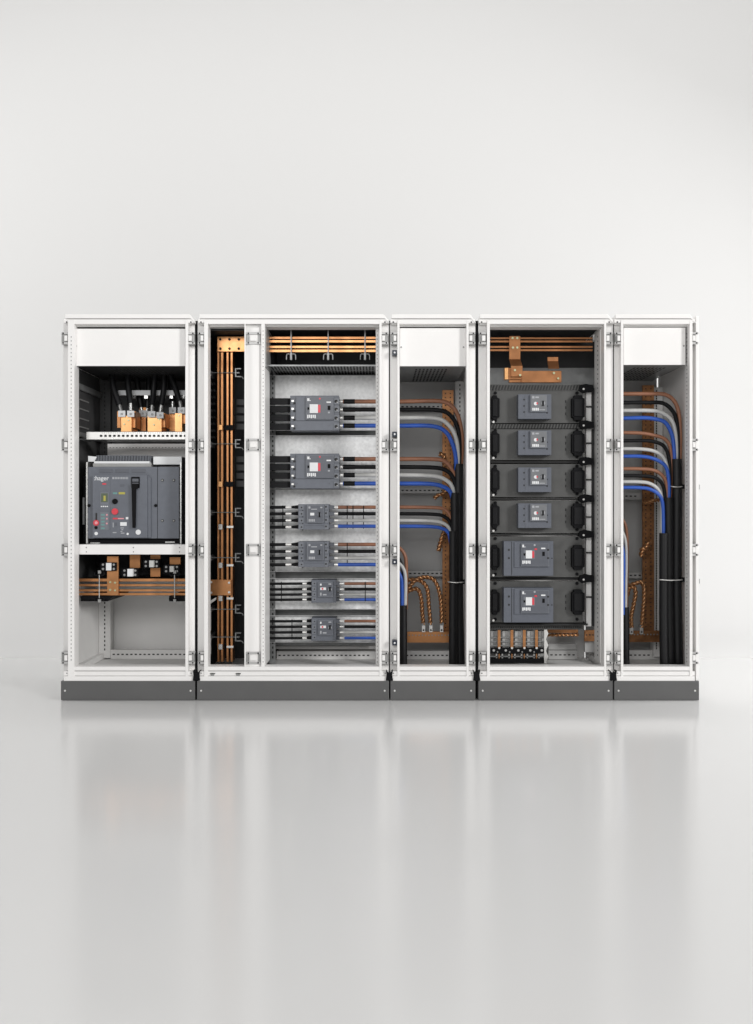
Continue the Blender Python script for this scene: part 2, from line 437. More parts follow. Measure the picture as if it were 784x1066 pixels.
# --------- incoming cables of cabinet one
def lug(mb, p, q, r):
    mb.cyl(p, q, r*1.0, 'steel', 10); 
inc = [
  ('first', [(116, 372, .32), (116.3, 388, .32), (118, 402, .31), (121, 412, .30), (124.6, 422, .29)], (126.7, 430.5, .28), 'thick black cable nearest the louvred side wall, ending on the first copper block'),
  ('second', [(132.8, 372, .32), (133, 388, .32), (133.6, 403, .31), (136, 420, .29)], (136.0, 430.5, .28), 'thick black cable on the first copper block, second from the louvred side wall'),
  ('third', [(141, 372, .42), (141.3, 388, .42), (143, 399, .42), (147, 424, .42)], (148.3, 430, .42), 'thick black cable bending to the orange block between the two paired copper blocks'),
  ('fourth', [(155, 372, .43), (155, 400, .43), (153.5, 425, .43)], (152, 431, .43), 'thick black cable half hidden behind the middle pair of black cables'),
  ('fifth', [(162, 372, .32), (161.2, 389, .32), (159.8, 408, .31), (158.4, 422, .29)], (158.0, 431, .28), 'thick black cable on the middle copper block, closer to the louvred side'),
  ('sixth', [(171.5, 372, .32), (171, 389, .32), (170.3, 407, .31), (168, 422, .29)], (166.5, 432, .28), 'thick black cable on the middle copper block, closer to the hinge post'),
  ('seventh', [(174, 372, .42), (175, 388, .42), (178, 400, .41), (179.8, 418, .40)], (179.6, 427, .40), 'thick black cable curving to the dark orange block behind the last copper block'),
  ('eighth', [(176, 372, .34), (177.5, 388, .33), (182, 402, .32), (187.3, 418, .30)], (188.7, 427, .29), 'thick black cable bending furthest outward to the last copper block'),
]
for nm, path, lg, lb in inc:
    root = thing('power_cable', P(*path[-1]), lb, 'cable', 'thick black incoming cables')
    m = MB(); m.tube([P(*q) for q in path], 3.25/PPM, 'rubber', 12); m.build('cable', root)
    m = MB(); e = P(*path[-1]); g = P(*lg)
    m.cyl(e, e + (g-e)*.72, .011, 'steel', 12)
    m.box(lg[0]-3.6, lg[0]+3.6, lg[1]-3, lg[1]+3.4, lg[2]-.016, lg[2]-.008, 'mark')
    m.disc(lg[0]+.5, lg[1]+.4, lg[2]-.016, 1.2, 'hinge', .004, 8)
    m.build('cable_lug', root)
def copper_block(lb, parts, bolts):
    x, y, d = parts[0][1], parts[0][3], parts[0][4]
    root = thing('copper_terminal', P(x, y, d), lb, 'terminal', 'copper terminals of the incoming cables')
    for (a, b, t, u, d0, d1, m_) in parts:
        m = MB(); m.box(a, b, t, u, d0, d1, m_); m.build('bar', root, .001, 1)
    for (px, py, d) in bolts:
        m = MB(); m.disc(px, py, d, 1.0, 'bolt', .006, 8); m.build('bolt', root)
copper_block('bright copper terminal block under the pair of cables nearest the louvred wall',
   [(126, 137, 432.5, 449.4, .275, .40, 'copper_bright'), (122, 125.8, 428, 445.5, .30, .40, 'copper'), (137.2, 141, 428, 445.5, .30, .40, 'copper')], [(129.6, 441.5, .275), (134, 437.5, .275)])
copper_block('wide bright copper terminal block under the middle pair of cables',
   [(153.5, 168.3, 433, 449.4, .275, .40, 'copper_bright'), (168.5, 172, 430, 445, .30, .40, 'copper')], [(160.5, 442, .275), (165.8, 436.5, .275)])
copper_block('bright copper terminal block half hidden by the hinged post',
   [(182, 189.6, 430, 449.4, .275, .40, 'copper_bright'), (190, 196, 428, 441, .30, .40, 'copper')], [(186.5, 432.5, .275)])
copper_block('dull orange copper terminal standing between the first and middle bright blocks', [(145, 152, 424, 449, .415, .45, 'copper')], [])
copper_block('dull orange copper terminal in front of the last bright block, set further back', [(176.3, 182.4, 426, 449, .40, .44, 'copper')], [])

# --------- the big air circuit breaker
acb = thing('air_circuit_breaker', P(139, 566, .10), 'large grey withdrawable air circuit breaker with red button and black charging handle', 'circuit breaker')
k = MB(); k.box(91.8, 163.7, 486, 560.6, .105, .34, 'breaker'); k.box(164.2, 186.3, 486, 560.6, .105, .34, 'breaker')
k.box(163.7, 164.2, 486.3, 560.3, .1065, .33, 'hole'); k.build('body', acb, .003, 2)
k = MB(); k.box(96.5, 153.4, 494.6, 559.8, .085, .106, 'breaker'); k.box(114.6, 115.1, 495.4, 559, .0845, .086, 'breaker_face')
k.prism([(153.4, 494.6), (157, 497), (157, 559.8), (153.4, 559.8)], .094, .106, 'breaker')
fp = k.build('front_panel', acb, .0025, 2)
for a in (103, 120, 137):
    k = MB(); k.box(a, a+14.5, 488.2, 492.2, .1035, .106, 'breaker_face'); k.build('arc_cover', acb, .001, 1)
lettering('logo_lettering', ':hager', 97.8, 498.0, .085, 4.6, 'mark', acb, bold=.0002)
k = MB(); k.box(106.5, 110.5, 503.0, 504.6, .084, .0855, 'red'); letter_marks(k, acb)
k = MB()
x = 117.0
for w in (2.2, 1.2, 1.4, 1.4, 1.0, 1.3, 1.5, 1.2, 1.2, .9):
    k.box(x, x+w*.85, 496.6, 498.8, .0842, .0855, 'mark_dim'); x += w + .35
letter_marks(k, acb)
k = MB(); k.box(125, 129.5, 504.2, 506.8, .084, .0855, 'breaker_face'); letter_marks(k, acb)
k = MB(); k.box(104.3, 113.2, 512.4, 525.5, .083, .0855, 'breaker_edge'); k.box(105.3, 112.2, 513.6, 522.8, .0822, .083, 'display')
k.box(107.8, 110, 516, 521.5, .0816, .0822, 'yellow'); k.build('display', acb, .0005, 1)
k = MB()
for i in range(4): k.box(105+i*2, 106.4+i*2, 526.6, 527.8, .084, .0855, 'mark')
letter_marks(k, acb)
k = MB(); k.box(104.2, 113.2, 533.0, 551.5, .0835, .0855, 'breaker_edge')
for i, (cy, cc) in enumerate(((536, 'teal'), (539.5, 'teal'), (543, 'teal'), (546.2, 'teal'), (550, 'teal'))): k.box(105.2, 109.0, cy-.9, cy+.9, .083, .0836, cc)
for cy in (536, 540, 545): k.box(110.5, 112, cy-.8, cy+.8, .083, .0836, 'pink')
k.build('setting_panel', acb, .0005, 1)
k = MB(); k.box(99.5, 101, 534, 542, .083, .0855, 'hole'); k.disc(100.3, 544.3, .085, 3.0, 'red', .005); k.disc(100.3, 544.3, .080, 1.6, 'pink', .003); k.disc(100.2, 549.3, .085, 1.6, 'black', .005); k.build('key_lock', acb)
k = MB(); k.disc(100.3, 555.4, .085, 1.8, 'mark', .003); k.build('plug', acb)
k = MB(); k.box(117.5, 122, 512.5, 514.4, .0835, .0855, 'teal'); k.box(123.6, 130.2, 512.3, 514.6, .0835, .0855, 'yellow'); k.build('indicator', acb, .0004, 1)
k = MB(); k.disc(120, 522, .085, 2.8, 'black', .008, 22); k.build('push_button', acb, .001, 2)
k = MB(); k.disc(120, 532.5, .085, 3.3, 'red', .009, 22); k.build('push_button', acb, .0015, 2)
k = MB(); k.box(117.5, 122.5, 539, 540.6, .084, .0855, 'red'); k.box(122.8, 129, 539.2, 540.4, .084, .0855, 'pink'); k.box(131, 133.6, 538.2, 540.6, .084, .0855, 'mark')
k.box(125.2, 132, 543.6, 547.4, .084, .0855, 'mark'); k.box(117.4, 118.3, 544, 549, .084, .0855, 'mark_dim'); k.box(119.5, 122, 544, 547.6, .084, .0855, 'breaker_face')
for (a, b, cy) in ((125.4, 129, 549.6), (126.4, 128.4, 551.4), (125.4, 127.4, 553.2), (125.8, 129.6, 555), (117.4, 121.2, 554.4)): k.box(a, b, cy-.5, cy+.5, .084, .0855, 'mark_dim')
k.disc(133, 555.8, .085, 1.2, 'mark', .0015); letter_marks(k, acb)
k = MB(); k.box(136.6, 145.2, 496.4, 507.6, .078, .086, 'black'); k.box(137.6, 144.2, 498.2, 501.5, .076, .0785, 'breaker_face'); k.box(137.6, 144.2, 502.4, 505.6, .076, .0785, 'breaker_face')
k.prism([(136.8, 503.5), (143.5, 503.5), (143.6, 508), (141.2, 509.5), (140.6, 549.5), (137.8, 549.5)], .064, .079, 'black'); k.build('charging_handle', acb, .0015, 2)
k = MB(); k.disc(144.1, 554, .085, 2.7, 'mark', .004, 20); k.build('padlock_plug', acb, .0005, 1)
for px, py in ((169.2, 500), (181, 500), (169.2, 542), (181, 542)):
    k = MB(); k.disc(px, py, .105, 1.5, 'hole', .0015, 14); k.disc(px-.2, py, .1035, .9, 'hinge', .002, 10); k.build('screw', acb)
k = MB(); k.disc(92.9, 526.3, .105, 1.6, 'black', .006); k.disc(162.4, 526.3, .105, 1.6, 'black', .006); k.build('latch', acb)
k = MB(); k.box(100, 156.5, 474.4, 480.2, .13, .30, 'black')
x = 100.6
while x < 156: k.box(x, x+.75, 474.0, 480.2, .124, .30, 'breaker_edge'); x += 1.62
k.box(98, 155.5, 480.2, 482.4, .115, .25, 'mark'); k.box(97, 157.5, 482.4, 485.9, .118, .30, 'hinge'); k.build('vent', acb)
k = MB(); k.prism([(91.6, 474.5), (101, 475.5), (98, 480.6), (91.6, 480.6)], .125, .3, 'mark'); k.build('terminal_cover', acb, .001, 1)
k = MB(); k.box(159.6, 189.2, 475.3, 483.6, .13, .3, 'mark'); k.build('terminal_cover', acb, .001, 1)
k = MB(); k.box(89.6, 91.3, 481, 566, .10, .40, 'steel'); k.box(187.4, 189.0, 481, 566, .10, .40, 'steel'); k.box(189.4, 191.2, 476, 566, .12, .40, 'black')
k.box(86.8, 89.2, 496, 564, .14, .40, 'black'); k.box(86, 88, 518, 546, .12, .4, 'galv_dark')
k.box(91.4, 187, 561.4, 566.4, .12, .40, 'black'); k.box(94, 104, 564.6, 566, .112, .12, 'steel'); k.box(172, 182, 563.6, 565.2, .112, .12, 'steel'); k.box(91.4, 187, 566.0, 566.7, .11, .12, 'galv_dark')
k.build('cradle', acb, .0006, 1)

# --------- copper busbars of cabinet one
ORD = ['uppermost', 'second highest', 'second lowest', 'lowest']
for i, (t, u) in enumerate(((602.3, 605.4), (608, 610.4), (613.4, 615.8), (617.2, 619.8))):
    m = MB(); m.box(77, 200, t, u, .15, .165, 'copper')
    o = m.build('busbar', None, .001, 1); tag(o, ORD[i] + ' of four horizontal copper busbars below the air breaker shelf', 'busbar', 'horizontal busbars below the air breaker')
def link(lb, a, b, t, u, d0, d1, bolts, m_='copper', grp='copper links under the air breaker'):
    root = thing('copper_link', P((a+b)/2, u, d0), lb, 'copper link', grp)
    m = MB(); m.box(a, b, t, u, d0, d1, m_); m.build('bar', root, .001, 1)
    for px, py in bolts:
        m = MB(); m.disc(px, py, d0, 1.1, 'bolt', .005, 10); m.build('bolt', root)
link('long copper link bolted down over all four horizontal busbars under the air breaker', 111.4, 123.3, 579, 619.8, .135, .148, [(115, 606), (120, 606.5), (115, 614), (120, 614.5)])
link('short wide copper link behind the lower white-fronted clamp', 135, 146, 577.5, 592, .20, .215, [])
link('copper link behind the grey-fronted clamp, longest of the rear links', 156.5, 167, 577.5, 600.5, .20, .215, [])
link('stubby copper link next to the hinge post under the air breaker', 176.5, 188, 580, 589, .20, .215, [])
for lb, x, y, m_, w, h in (('black clamp with white front on the long copper link', 113, 590, 'mark', 2.7, 3.9), ('lower black clamp with white front, beside the long copper link', 135.4, 596.2, 'mark', 2.9, 3.9),
        ('black clamp with grey front, highest on the copper links', 157.6, 587, 'grey', 2.3, 3.5), ('black clamp with small grey front nearest the hinge post', 178.7, 592.4, 'grey', 2.2, 3.0)):
    root = thing('busbar_clamp', P(x, y+5, .13), lb, 'clamp', 'clamps on the copper links')
    m = MB(); m.box(x-8.4, x+8, y-4.4, y+4.4, .135 if y != 590 else .12, .19 if y != 590 else .134, 'black')
    for sx in (-5.6, 5.6):
        for sy in (-2.2, 2.2): m.disc(x+sx, y+sy, .135 if y != 590 else .12, 1.2, 'hinge', .003, 8)
    m.build('body', root, .002, 2)
    m = MB(); m.box(x-w, x+w, y-h, y+h, .110, .1199 if y == 590 else .1349, m_); m.build('front_block', root, .001, 1)
m = MB()
def support(lb, x, t, u, d, grp, flip=False):
    root = thing('busbar_support', P(x, u, d), lb, 'support', grp)
    r = MB(); r.cyl(P(x, t, d), P(x, u, d), .0032, 'steel', 8); r.build('rod', root)
    for y, sgn in ((t, 1), (u, -1)):
        h = MB(); h.tube([P(x-4.6, y+sgn*.2, d), P(x-5, y+sgn*2.6, d), P(x-2.8, y+sgn*3.6, d), P(x, y+sgn*2.2, d), P(x+2.8, y+sgn*3.6, d), P(x+5, y+sgn*2.6, d), P(x+4.6, y+sgn*.2, d)], .0048, 'black', 8, 4)
        h.box(x-1.4, x+1.4, y-1.6, y+1.6, d-.006, d+.006, 'hinge'); h.build('hook', root)
support('steel rod support near the louvred side, hooked over the copper bars below the air breaker', 103.4, 595.5, 625.5, .125, 'rod supports below the air breaker')
support('steel rod support near the hinge post, hooked over the copper bars below the air breaker', 181.8, 595.5, 625.5, .125, 'rod supports below the air breaker')
for lb, x0, x1 in (('black support beam under the busbars on the louvred side', 84, 118), ('black support beam under the busbars on the hinge post side', 176, 198)):
    m = MB(); m.prism([(x0, 620.5), (x1, 620.5), (x1-6, 626), (x0, 626)], .15, .46, 'black'); tag(m.build('support_beam'), lb, 'beam', 'black beams under the busbars')

# --------- cabinet two, narrow busbar bay
for i, (a, b) in enumerate(((226.2, 228.4), (229.9, 232.5), (235.8, 238.0), (240.0, 242.3))):
    m = MB(); m.box(a, b, 352, 689, .20, .26, 'copper')
    tag(m.build('vertical_busbar', None, .001, 1), ['vertical copper busbar nearest the dark slotted wall of the narrow bay', 'second vertical copper busbar from the dark slotted wall', 'third vertical copper busbar from the dark slotted wall', 'vertical copper busbar closest to the hooked brackets'][i], 'busbar', 'vertical busbars of the narrow bay')
root = thing('joint_plate', P(240, 366, .18), 'bright six-bolt copper joint plate at the top of the vertical busbars', 'joint plate', 'copper joint plates')
m = MB(); m.box(226.2, 262, 350.2, 366, .185, .20, 'copper_lit'); m.build('plate', root, .001, 1)
for px in (229.5, 239, 248.7):
    for py in (353.3, 363): m = MB(); m.disc(px, py, .185, 1.3, 'hole', .005, 10); m.build('bolt', root)
root = thing('joint_plate', P(229, 620, .18), 'dull copper joint plate low on the vertical busbars, reaching to the slotted wall', 'joint plate', 'copper joint plates')
m = MB(); m.box(214, 241, 603.4, 619.8, .185, .20, 'copper'); m.build('plate', root, .001, 1)
for px, py in ((220, 606), (220, 617), (238.6, 606.5), (238.6, 616.5)):
    m = MB(); m.disc(px, py, .185, 1.2, 'zinc', .005, 10); m.build('bolt', root)
nm = ['highest', 'second highest', 'third highest', 'third lowest', 'second lowest', 'lowest']
for i, y in enumerate((388, 462, 533.4, 580.5, 634.2, 663.2)):
    root = thing('bar_bracket', P(240, y, .18), nm[i] + ' E-shaped steel bracket clamping the vertical busbars', 'bracket', 'E-shaped brackets on the vertical busbars')
    m = MB(); m.cyl(P(217.5, y, .19), P(248, y, .19), .0022, 'galv_dark', 8); m.build('rod', root)
    m = MB()
    m.box(244.8, 245.9, y-4.6, y+4.4, .18, .20, 'galv_dark')
    for k_ in (-4.2, 0, 4.0): m.box(246.2, 250.8 if k_ else 249.2, y+k_-.5, y+k_+.5, .18, .20, 'galv_dark')
    m.tube([P(250.2, y+4, .19), P(252, y+4.4, .19), P(253.5, y+6.4, .19)], .003, 'galv_dark', 6, 3)
    m.build('hook', root)
    m = MB(); m.box(215.5, 220, y-2.4, y+3.2, .20, .30, 'galv_dark'); m.build('wall_block', root, .001, 1)
for i, (y, lit) in enumerate(((445, 0), (504, 0), (548.5, 1), (588.5, 1), (623, 1), (673.4, 1))):
    root = thing('bar_spacer', P(234, y, .18), nm[i] + ' clamp block across the vertical busbars, between the brackets', 'spacer', 'clamp blocks on the vertical busbars')
    m = MB(); m.box(233.6, 243.2 if not lit else 234.6, y-2.6, y+2.6, .188, .199, 'black'); m.build('black_block', root, .0008, 1)
    m = MB(); m.box(227.4, 231.6, y-2.8, y+2.8, .184, .199, 'copper_bright' if not lit else 'steel'); m.build('cap', root, .0008, 1)
    if lit: m = MB(); m.box(236, 243, y-1.1, y+1.1, .184, .199, 'zinc'); m.build('strap', root)
for g, yy in ((0, (415.5, 424, 432.5, 441)), (1, (475, 483.6, 492.2, 500.5))):
    for i, y in enumerate(yy):
        m = MB(); m.box(246, 262, y, y+6.2, .30, .32, 'liner')
        tag(m.build('insulated_bar', None, .001, 1), ORD[i] + (' dark insulated bar of the upper set behind the mid post' if g == 0 else ' dark insulated bar of the lower set behind the mid post'), 'busbar', 'dark insulated bars behind the mid post')
m = MB()
for j in range(9):
    for k_ in range(3):
        y = 400 + j*7; dd = .18 + k_*.08; z = Z(y, dd)
        m.wbox(X(206)+.017, X(206)+.019, dd, dd+.05, z, z+.012, 'galv_dark')
m.build('vent_slots', c2)
m = MB(); m.wbox(X(206)+.017, X(206)+.03, .12, .20, Z(659, .1), Z(638, .1), 'inside'); m.wbox(X(206)+.017, X(206)+.03, .12, .2, Z(684, .1), Z(667, .1), 'inside')
for y in (641, 645, 649, 653): m.wbox(X(206)+.0301, X(206)+.031, .15, .165, Z(y+2, .1), Z(y, .1), 'hole')
m.prism([(217, 626.5), (224.5, 622), (224.5, 624.5), (217, 630)], .15, .18, 'zinc'); m.build('wall_rail', c2)

# --------- cabinet two, breaker bay
for i, (t, u) in enumerate(((350.6, 352.7), (354.1, 356.4), (360.0, 362.2), (364.0, 366.4))):
    m = MB(); m.box(277, 393, t-.2, u+.2, .15, .158, 'copper_lit' if i else 'copper')
    tag(m.build('busbar', None, .001, 1), ORD[i] + ' of four horizontal copper busbars along the top of the breaker bay', 'busbar', 'horizontal busbars over the breaker bay')
for i, x in enumerate((303, 341.6, 380)):
    root = thing('busbar_support', P(x, 376, .12), ['thin steel support on the top busbars, nearest the mid post', 'middle thin steel support on the top busbars of the breaker bay', 'thin steel support on the top busbars, nearest the narrow cable cabinet'][i], 'support', 'steel supports on the top busbars')
    m = MB(); m.box(x-.6, x+.6, 343.5, 372, .132, .148, 'galv_dark'); m.build('rod', root)
    m = MB(); m.tube([P(x-4.8, 374.4, .13), P(x-4.6, 369.8, .13), P(x-3, 368.4, .13), P(x, 369, .13), P(x+3, 368.4, .13), P(x+4.6, 369.8, .13), P(x+4.8, 374.4, .13)], .0035, 'galv_dark', 8, 4)
    m.box(x-1.0, x+1.0, 367.6, 374.6, .122, .135, 'galv_dark'); m.build('hook', root)
# perforated shelf, seen from below
def perf_shelf(root, xa, xb, za, d0, d1, m_, step=.017):
    k = MB(); k.wbox(xa, xb, d0, d1, za, za+.003, m_)
    x = xa+.02
    while x < xb-.03:
        for y0 in (d0+.03, d0+(d1-d0)*.52):
            k.wbox(x, x+.0085, y0, y0+(d1-d0)*.36, za-.0012, za-.0002, 'hole')
        x += step
    k.wbox(xa, xb, d0-.002, d0, za-.004, za+.004, m_)
    k.build('perforated_shelf', root)
perf_shelf(c2, X(277, .1), X(396, .1), Z(380.5, .10), .10, .42, 'galv_dark')
for (t, u) in ((391.5, 448.0), (453.8, 508.3), (510, 594.5), (602.4, 633.6), (641, 668)):
    k = MB(); k.box(281, 397, t, u, .34, .345, 'galv'); k.wbox(X(281, .34), X(397, .34), .325, .345, Z(t, .34), Z(t, .34)+.0022, 'galv')
    k.wbox(X(281, .34), X(397, .34), .325, .345, Z(u, .34)-.0022, Z(u, .34), 'galv'); k.build('mounting_plate', c2)
k = MB(); k.box(276, 400, 385, 672, .42, .425, 'galv_dark'); k.build('rear_plate', c2)
k = MB(); k.box(279.5, 286.5, 385, 690, .33, .36, 'galv_dark'); k.holes_v(284, 388, 686, .33, 5, 1.4, 2.4); k.build('perforated_post', c2)

def terminals(name, root, xs, ys, d, w, h, m_, hole=True):
    for y in ys:
        m = MB(); m.box(xs-w/2, xs+w/2, y-h/2, y+h/2, d, d+.05, m_)
        if hole: m.disc(xs, y, d, min(w, h)*.28, 'hole', .001, 8)
        m.build(name, root, .0006, 1)
ROWN = ['top row', 'second row', 'third row', 'fourth row', 'fifth row', 'bottom row']

def big_breaker(cy):
    d = .20
    r = thing('moulded_case_breaker', P(327.5, cy+18.2, d), '', 'circuit breaker', 'breakers of the wide cabinet')
    m = MB(); m.box(302.2, 353, cy-18.2, cy+18.2, d, .34, 'breaker'); m.build('body', r, .002, 2)
    m = MB(); m.box(308.2, 345.4, cy-17.2, cy+7.8, d-.006, d+.001, 'breaker'); m.box(318.6, 347.4, cy-17.2, cy+6.7, d-.016, d-.0055, 'breaker_edge'); m.box(319.2, 346.8, cy-16.4, cy+6, d-.0172, d-.016, 'breaker_face'); fp = m.build('front_plate', r, .0008, 1)
    m = MB(); m.box(321.3, 334.0, cy-9.6, cy+.4, d-.0182, d-.017, 'breaker_edge'); m.box(322.4, 331.0, cy-9.2, cy, d-.022, d-.018, 'mark'); m.box(331, 333.6, cy-8.6, cy-.6, d-.021, d-.018, 'red'); m.box(320.2, 322.2, cy-6, cy-3.6, d-.021, d-.017, 'black'); m.build('toggle', r, .0006, 1)
    m = MB(); q = d-.0181
    m.box(319.8, 322.2, cy-15.4, cy-12.6, q, q+.001, 'mark'); m.box(322.4, 323.4, cy-13.4, cy-12.6, q, q+.001, 'mark'); m.disc(333, cy-15, d-.0172, 1.0, 'red', .001, 10)
    for i in range(5): m.box(319.8+i*1.9, 321.2+i*1.9, cy+1.8, cy+5.4 - .5*(i % 2), q, q+.001, 'mark')
    m.box(340, 344.6, cy-12, cy-10.6, q, q+.001, 'mark'); m.box(341.4, 343.4, cy-1.4, cy+.2, q, q+.001, 'mark_dim'); letter_marks(m, r)
    m = MB(); m.box(341.2, 344.0, cy-7.6, cy-3.2, d-.019, d-.017, 'black'); m.build('knob', r, .0005, 1)
    for i in range(4):
        y = cy + (-12.2, -4.0, 5.2, 14.0)[i]
        m = MB(); m.box(303, 307.6, y-3.2, y+3.0, d-.004, d+.002, 'breaker_face'); m.box(303.4, 305.9, y-1.4, y+.5, d-.0065, d-.003, 'zinc'); m.disc(306.4, y+1.9, d-.004, 1.2, 'hole', .0015, 8); m.build('terminal', r, .0005, 1)
        m = MB(); m.box(347.8, 353.4, y-3.2, y+3.2, d-.004, d+.002, 'breaker_edge'); m.disc(350, y, d-.004, 1.7, 'hole', .0015, 10); m.disc(351, y+1.0, d-.005, .6, 'hinge_pale', .001, 8); m.build('terminal', r, .0005, 1)
    for (px, py) in ((309.5, cy-15), (309.5, cy+13), (343, cy+13)):
        m = MB(); m.disc(px, py, d-(.006 if py < cy+7 else 0), .8, 'breaker_face', .001, 8); m.build('screw', r)
    return r
def mid_breaker(cy):
    d = .22
    r = thing('moulded_case_breaker', P(326, cy+13.2, d), '', 'circuit breaker', 'breakers of the wide cabinet')
    m = MB(); m.box(310.4, 342.4, cy-13.2, cy+13.2, d, .34, 'breaker'); m.box(310.8, 341.8, cy+9.0, cy+9.4, d-.0012, d, 'breaker_face'); m.build('body', r, .0015, 2)
    m = MB(); m.box(319.6, 337.2, cy-12.4, cy+6.2, d-.014, d+.001, 'breaker_edge'); m.box(320.6, 336.4, cy-11.6, cy+5.4, d-.015, d-.0139, 'breaker_face'); m.build('front_plate', r, .0008, 1)
    m = MB(); m.cyl(P(332.5, cy-2.2, d-.014), P(332.5, cy-2.2, d-.019), .011, 'breaker_edge', 16); m.box(331.8, 333.4, cy-4.8, cy+.4, d-.022, d-.018, 'black'); m.build('toggle', r)
    m = MB(); q = d-.0161
    m.box(321.2, 323.2, cy-10.8, cy-8.6, q, q+.001, 'mark_dim'); m.box(323, 327.2, cy-4.2, cy-1.4, q, q+.001, 'mark')
    for i in range(4): m.box(321.4+i*1.7, 322.7+i*1.7, cy+2.4, cy+5, q, q+.001, 'mark_dim')
    m.box(324, 330, cy-8.4, cy-7.4, q, q+.001, 'mark_dim'); m.box(333.5, 335.6, cy-10.4, cy-9, q, q+.001, 'mark_dim'); letter_marks(m, r)
    for i in range(4):
        y = cy + (-10, -3.4, 3.6, 10.4)[i]
        m = MB(); m.box(311, 316, y-2.6, y+2.6, d-.003, d+.002, 'breaker_edge'); m.disc(314, y+.3, d-.003, .85, 'hole', .001, 8); m.disc(315.2, y+3.4, d, .6, 'hole', .001, 8); m.build('terminal', r, .0005, 1)
        m = MB(); m.box(337.8, 342.0, y-2.6, y+2.6, d-.003, d+.002, 'breaker_edge'); m.disc(339.4, y-.4, d-.003, 1.0, 'hole', .001, 8); m.build('terminal', r, .0005, 1)
    return r
def small_breaker(cy):
    d = .23
    r = thing('moulded_case_breaker', P(337, cy+11.8, d), '', 'circuit breaker', 'breakers of the wide cabinet')
    m = MB(); m.box(324.2, 350, cy-11.8, cy+11.8, d, .34, 'breaker'); m.build('body', r, .0015, 2)
    m = MB(); m.box(331.6, 346.6, cy-9.8, cy+6.2, d-.012, d+.001, 'breaker_edge'); m.box(332.4, 346, cy-9, cy+5.4, d-.013, d-.0119, 'breaker_face'); m.build('front_plate', r, .0008, 1)
    m = MB(); m.cyl(P(343.6, cy-2, d-.012), P(343.6, cy-2, d-.018), .0095, 'mark_dim', 14); m.box(342.6, 344.5, cy-4.4, cy-.2, d-.021, d-.017, 'black'); m.build('toggle', r)
    m = MB(); q = d-.0141
    m.box(333.2, 334.8, cy-8, cy-6, q, q+.001, 'mark'); m.box(333.4, 339.4, cy-4, cy-1.4, q, q+.001, 'mark'); m.box(335, 336.6, cy-3.6, cy-1.8, q-.001, q, 'red'); m.box(333.2, 334.8, cy+1.4, cy+4.4, q, q+.001, 'mark_dim'); m.box(336, 340, cy+2.8, cy+4.2, q, q+.001, 'mark_dim'); m.box(342, 345, cy-8.2, cy-7, q, q+.001, 'mark_dim'); letter_marks(m, r)
    for i in range(4):
        y = cy + (-8.2, -2.4, 3, 8.4)[i]
        m = MB(); m.box(324.8, 329, y-2.1, y+2.1, d-.003, d+.002, 'breaker_edge'); m.disc(327.4, y, d-.003, .7, 'hole', .001, 8); m.build('terminal', r, .0005, 1)
        m = MB(); m.box(347, 349.8, y-2.1, y+2.1, d-.003, d+.002, 'breaker_face'); m.build('terminal', r, .0005, 1)
    return r
def put_copies(first, d, dpys, labels):
    first['label'] = labels[0]
    for dpy, lb in zip(dpys, labels[1:]):
        c = copy_tree(first); c.location = Vector(first.location) + Vector((0, 0, -dpy/PPM*S(d))); c['label'] = lb
bb = big_breaker(430.0); put_copies(bb, .20, [60.4], ['large grey breaker with white toggle window, topmost in the wide cabinet', 'large grey breaker with white toggle window, just below the topmost one'])
mb_ = mid_breaker(538.0); put_copies(mb_, .22, [39.0], ['medium grey breaker with dark oval toggle, under the two large breakers', 'medium grey breaker with dark oval toggle, just above the two small breakers'])
sb_ = small_breaker(615.6); put_copies(sb_, .23, [39.6], ['small grey breaker with pale round toggle, upper of the two small ones', 'small grey breaker with pale round toggle, lowest in the wide cabinet'])

# incoming flat bars and cables left of the breakers
for r_, ys in enumerate(((417.8, 425.8, 435.0, 444.2), (478.0, 486.2, 495.2, 504.4))):
    for i, y in enumerate(ys):
        m = MB(); m.box(276, 303, y-3.3, y+3.3, .22, .235, 'cable_black'); m.box(299.5, 303, y-2.6, y+2.6, .2185, .222, 'copper_bright' if False else 'black')
        tag(m.build('insulated_busbar', None, .001, 1), ORD[i] + ' flat black insulated bar feeding the ' + ('topmost large breaker' if r_ == 0 else 'second large breaker'), 'insulated bar', 'flat black bars feeding the large breakers')
WIRES = {2: (528.0, 534.8, 541.8, 548.7), 3: (566.8, 574.0, 581.0, 587.8), 4: (607.5, 613.4, 618.9, 624.2), 5: (646.6, 652.4, 658.2, 664.2)}
BNAME = ['topmost large breaker', 'second large breaker', 'upper medium breaker', 'lower medium breaker', 'upper small breaker', 'lowest small breaker']
for r_, ys in WIRES.items():
    for i, y in enumerate(ys):
        small = r_ >= 4; xe = 315 if small else 297.5; xb = 324.5 if small else 310
        rr = 1.45 if small else 1.75
        root = thing('feeder_cable', P(290, y, .25), ORD[i] + ' black feeder cable entering the ' + BNAME[r_], 'cable', 'black feeder cables of the smaller breakers')
        m = MB(); m.tube([P(276, y, .25), P(285, y+.2, .25), P(xe, y, .25)], rr/PPM, 'cable_black', 10, 3); m.build('cable', root)
        m = MB(); m.cyl(P(xe, y, .25), P(xe+6.2 if not small else xe+4.6, y, .25), rr*.85/PPM, 'zinc', 10)
        m.prism([(xe+5.8, y-1.2), (xb, y-2.2), (xb, y+1.8), (xe+5.8, y+1.2)] if not small else [(xe+4.4, y-1.2), (xb, y-1.8), (xb, y+1.6), (xe+4.4, y+1.2)], .235, .262, 'black'); m.build('cable_lug', root)
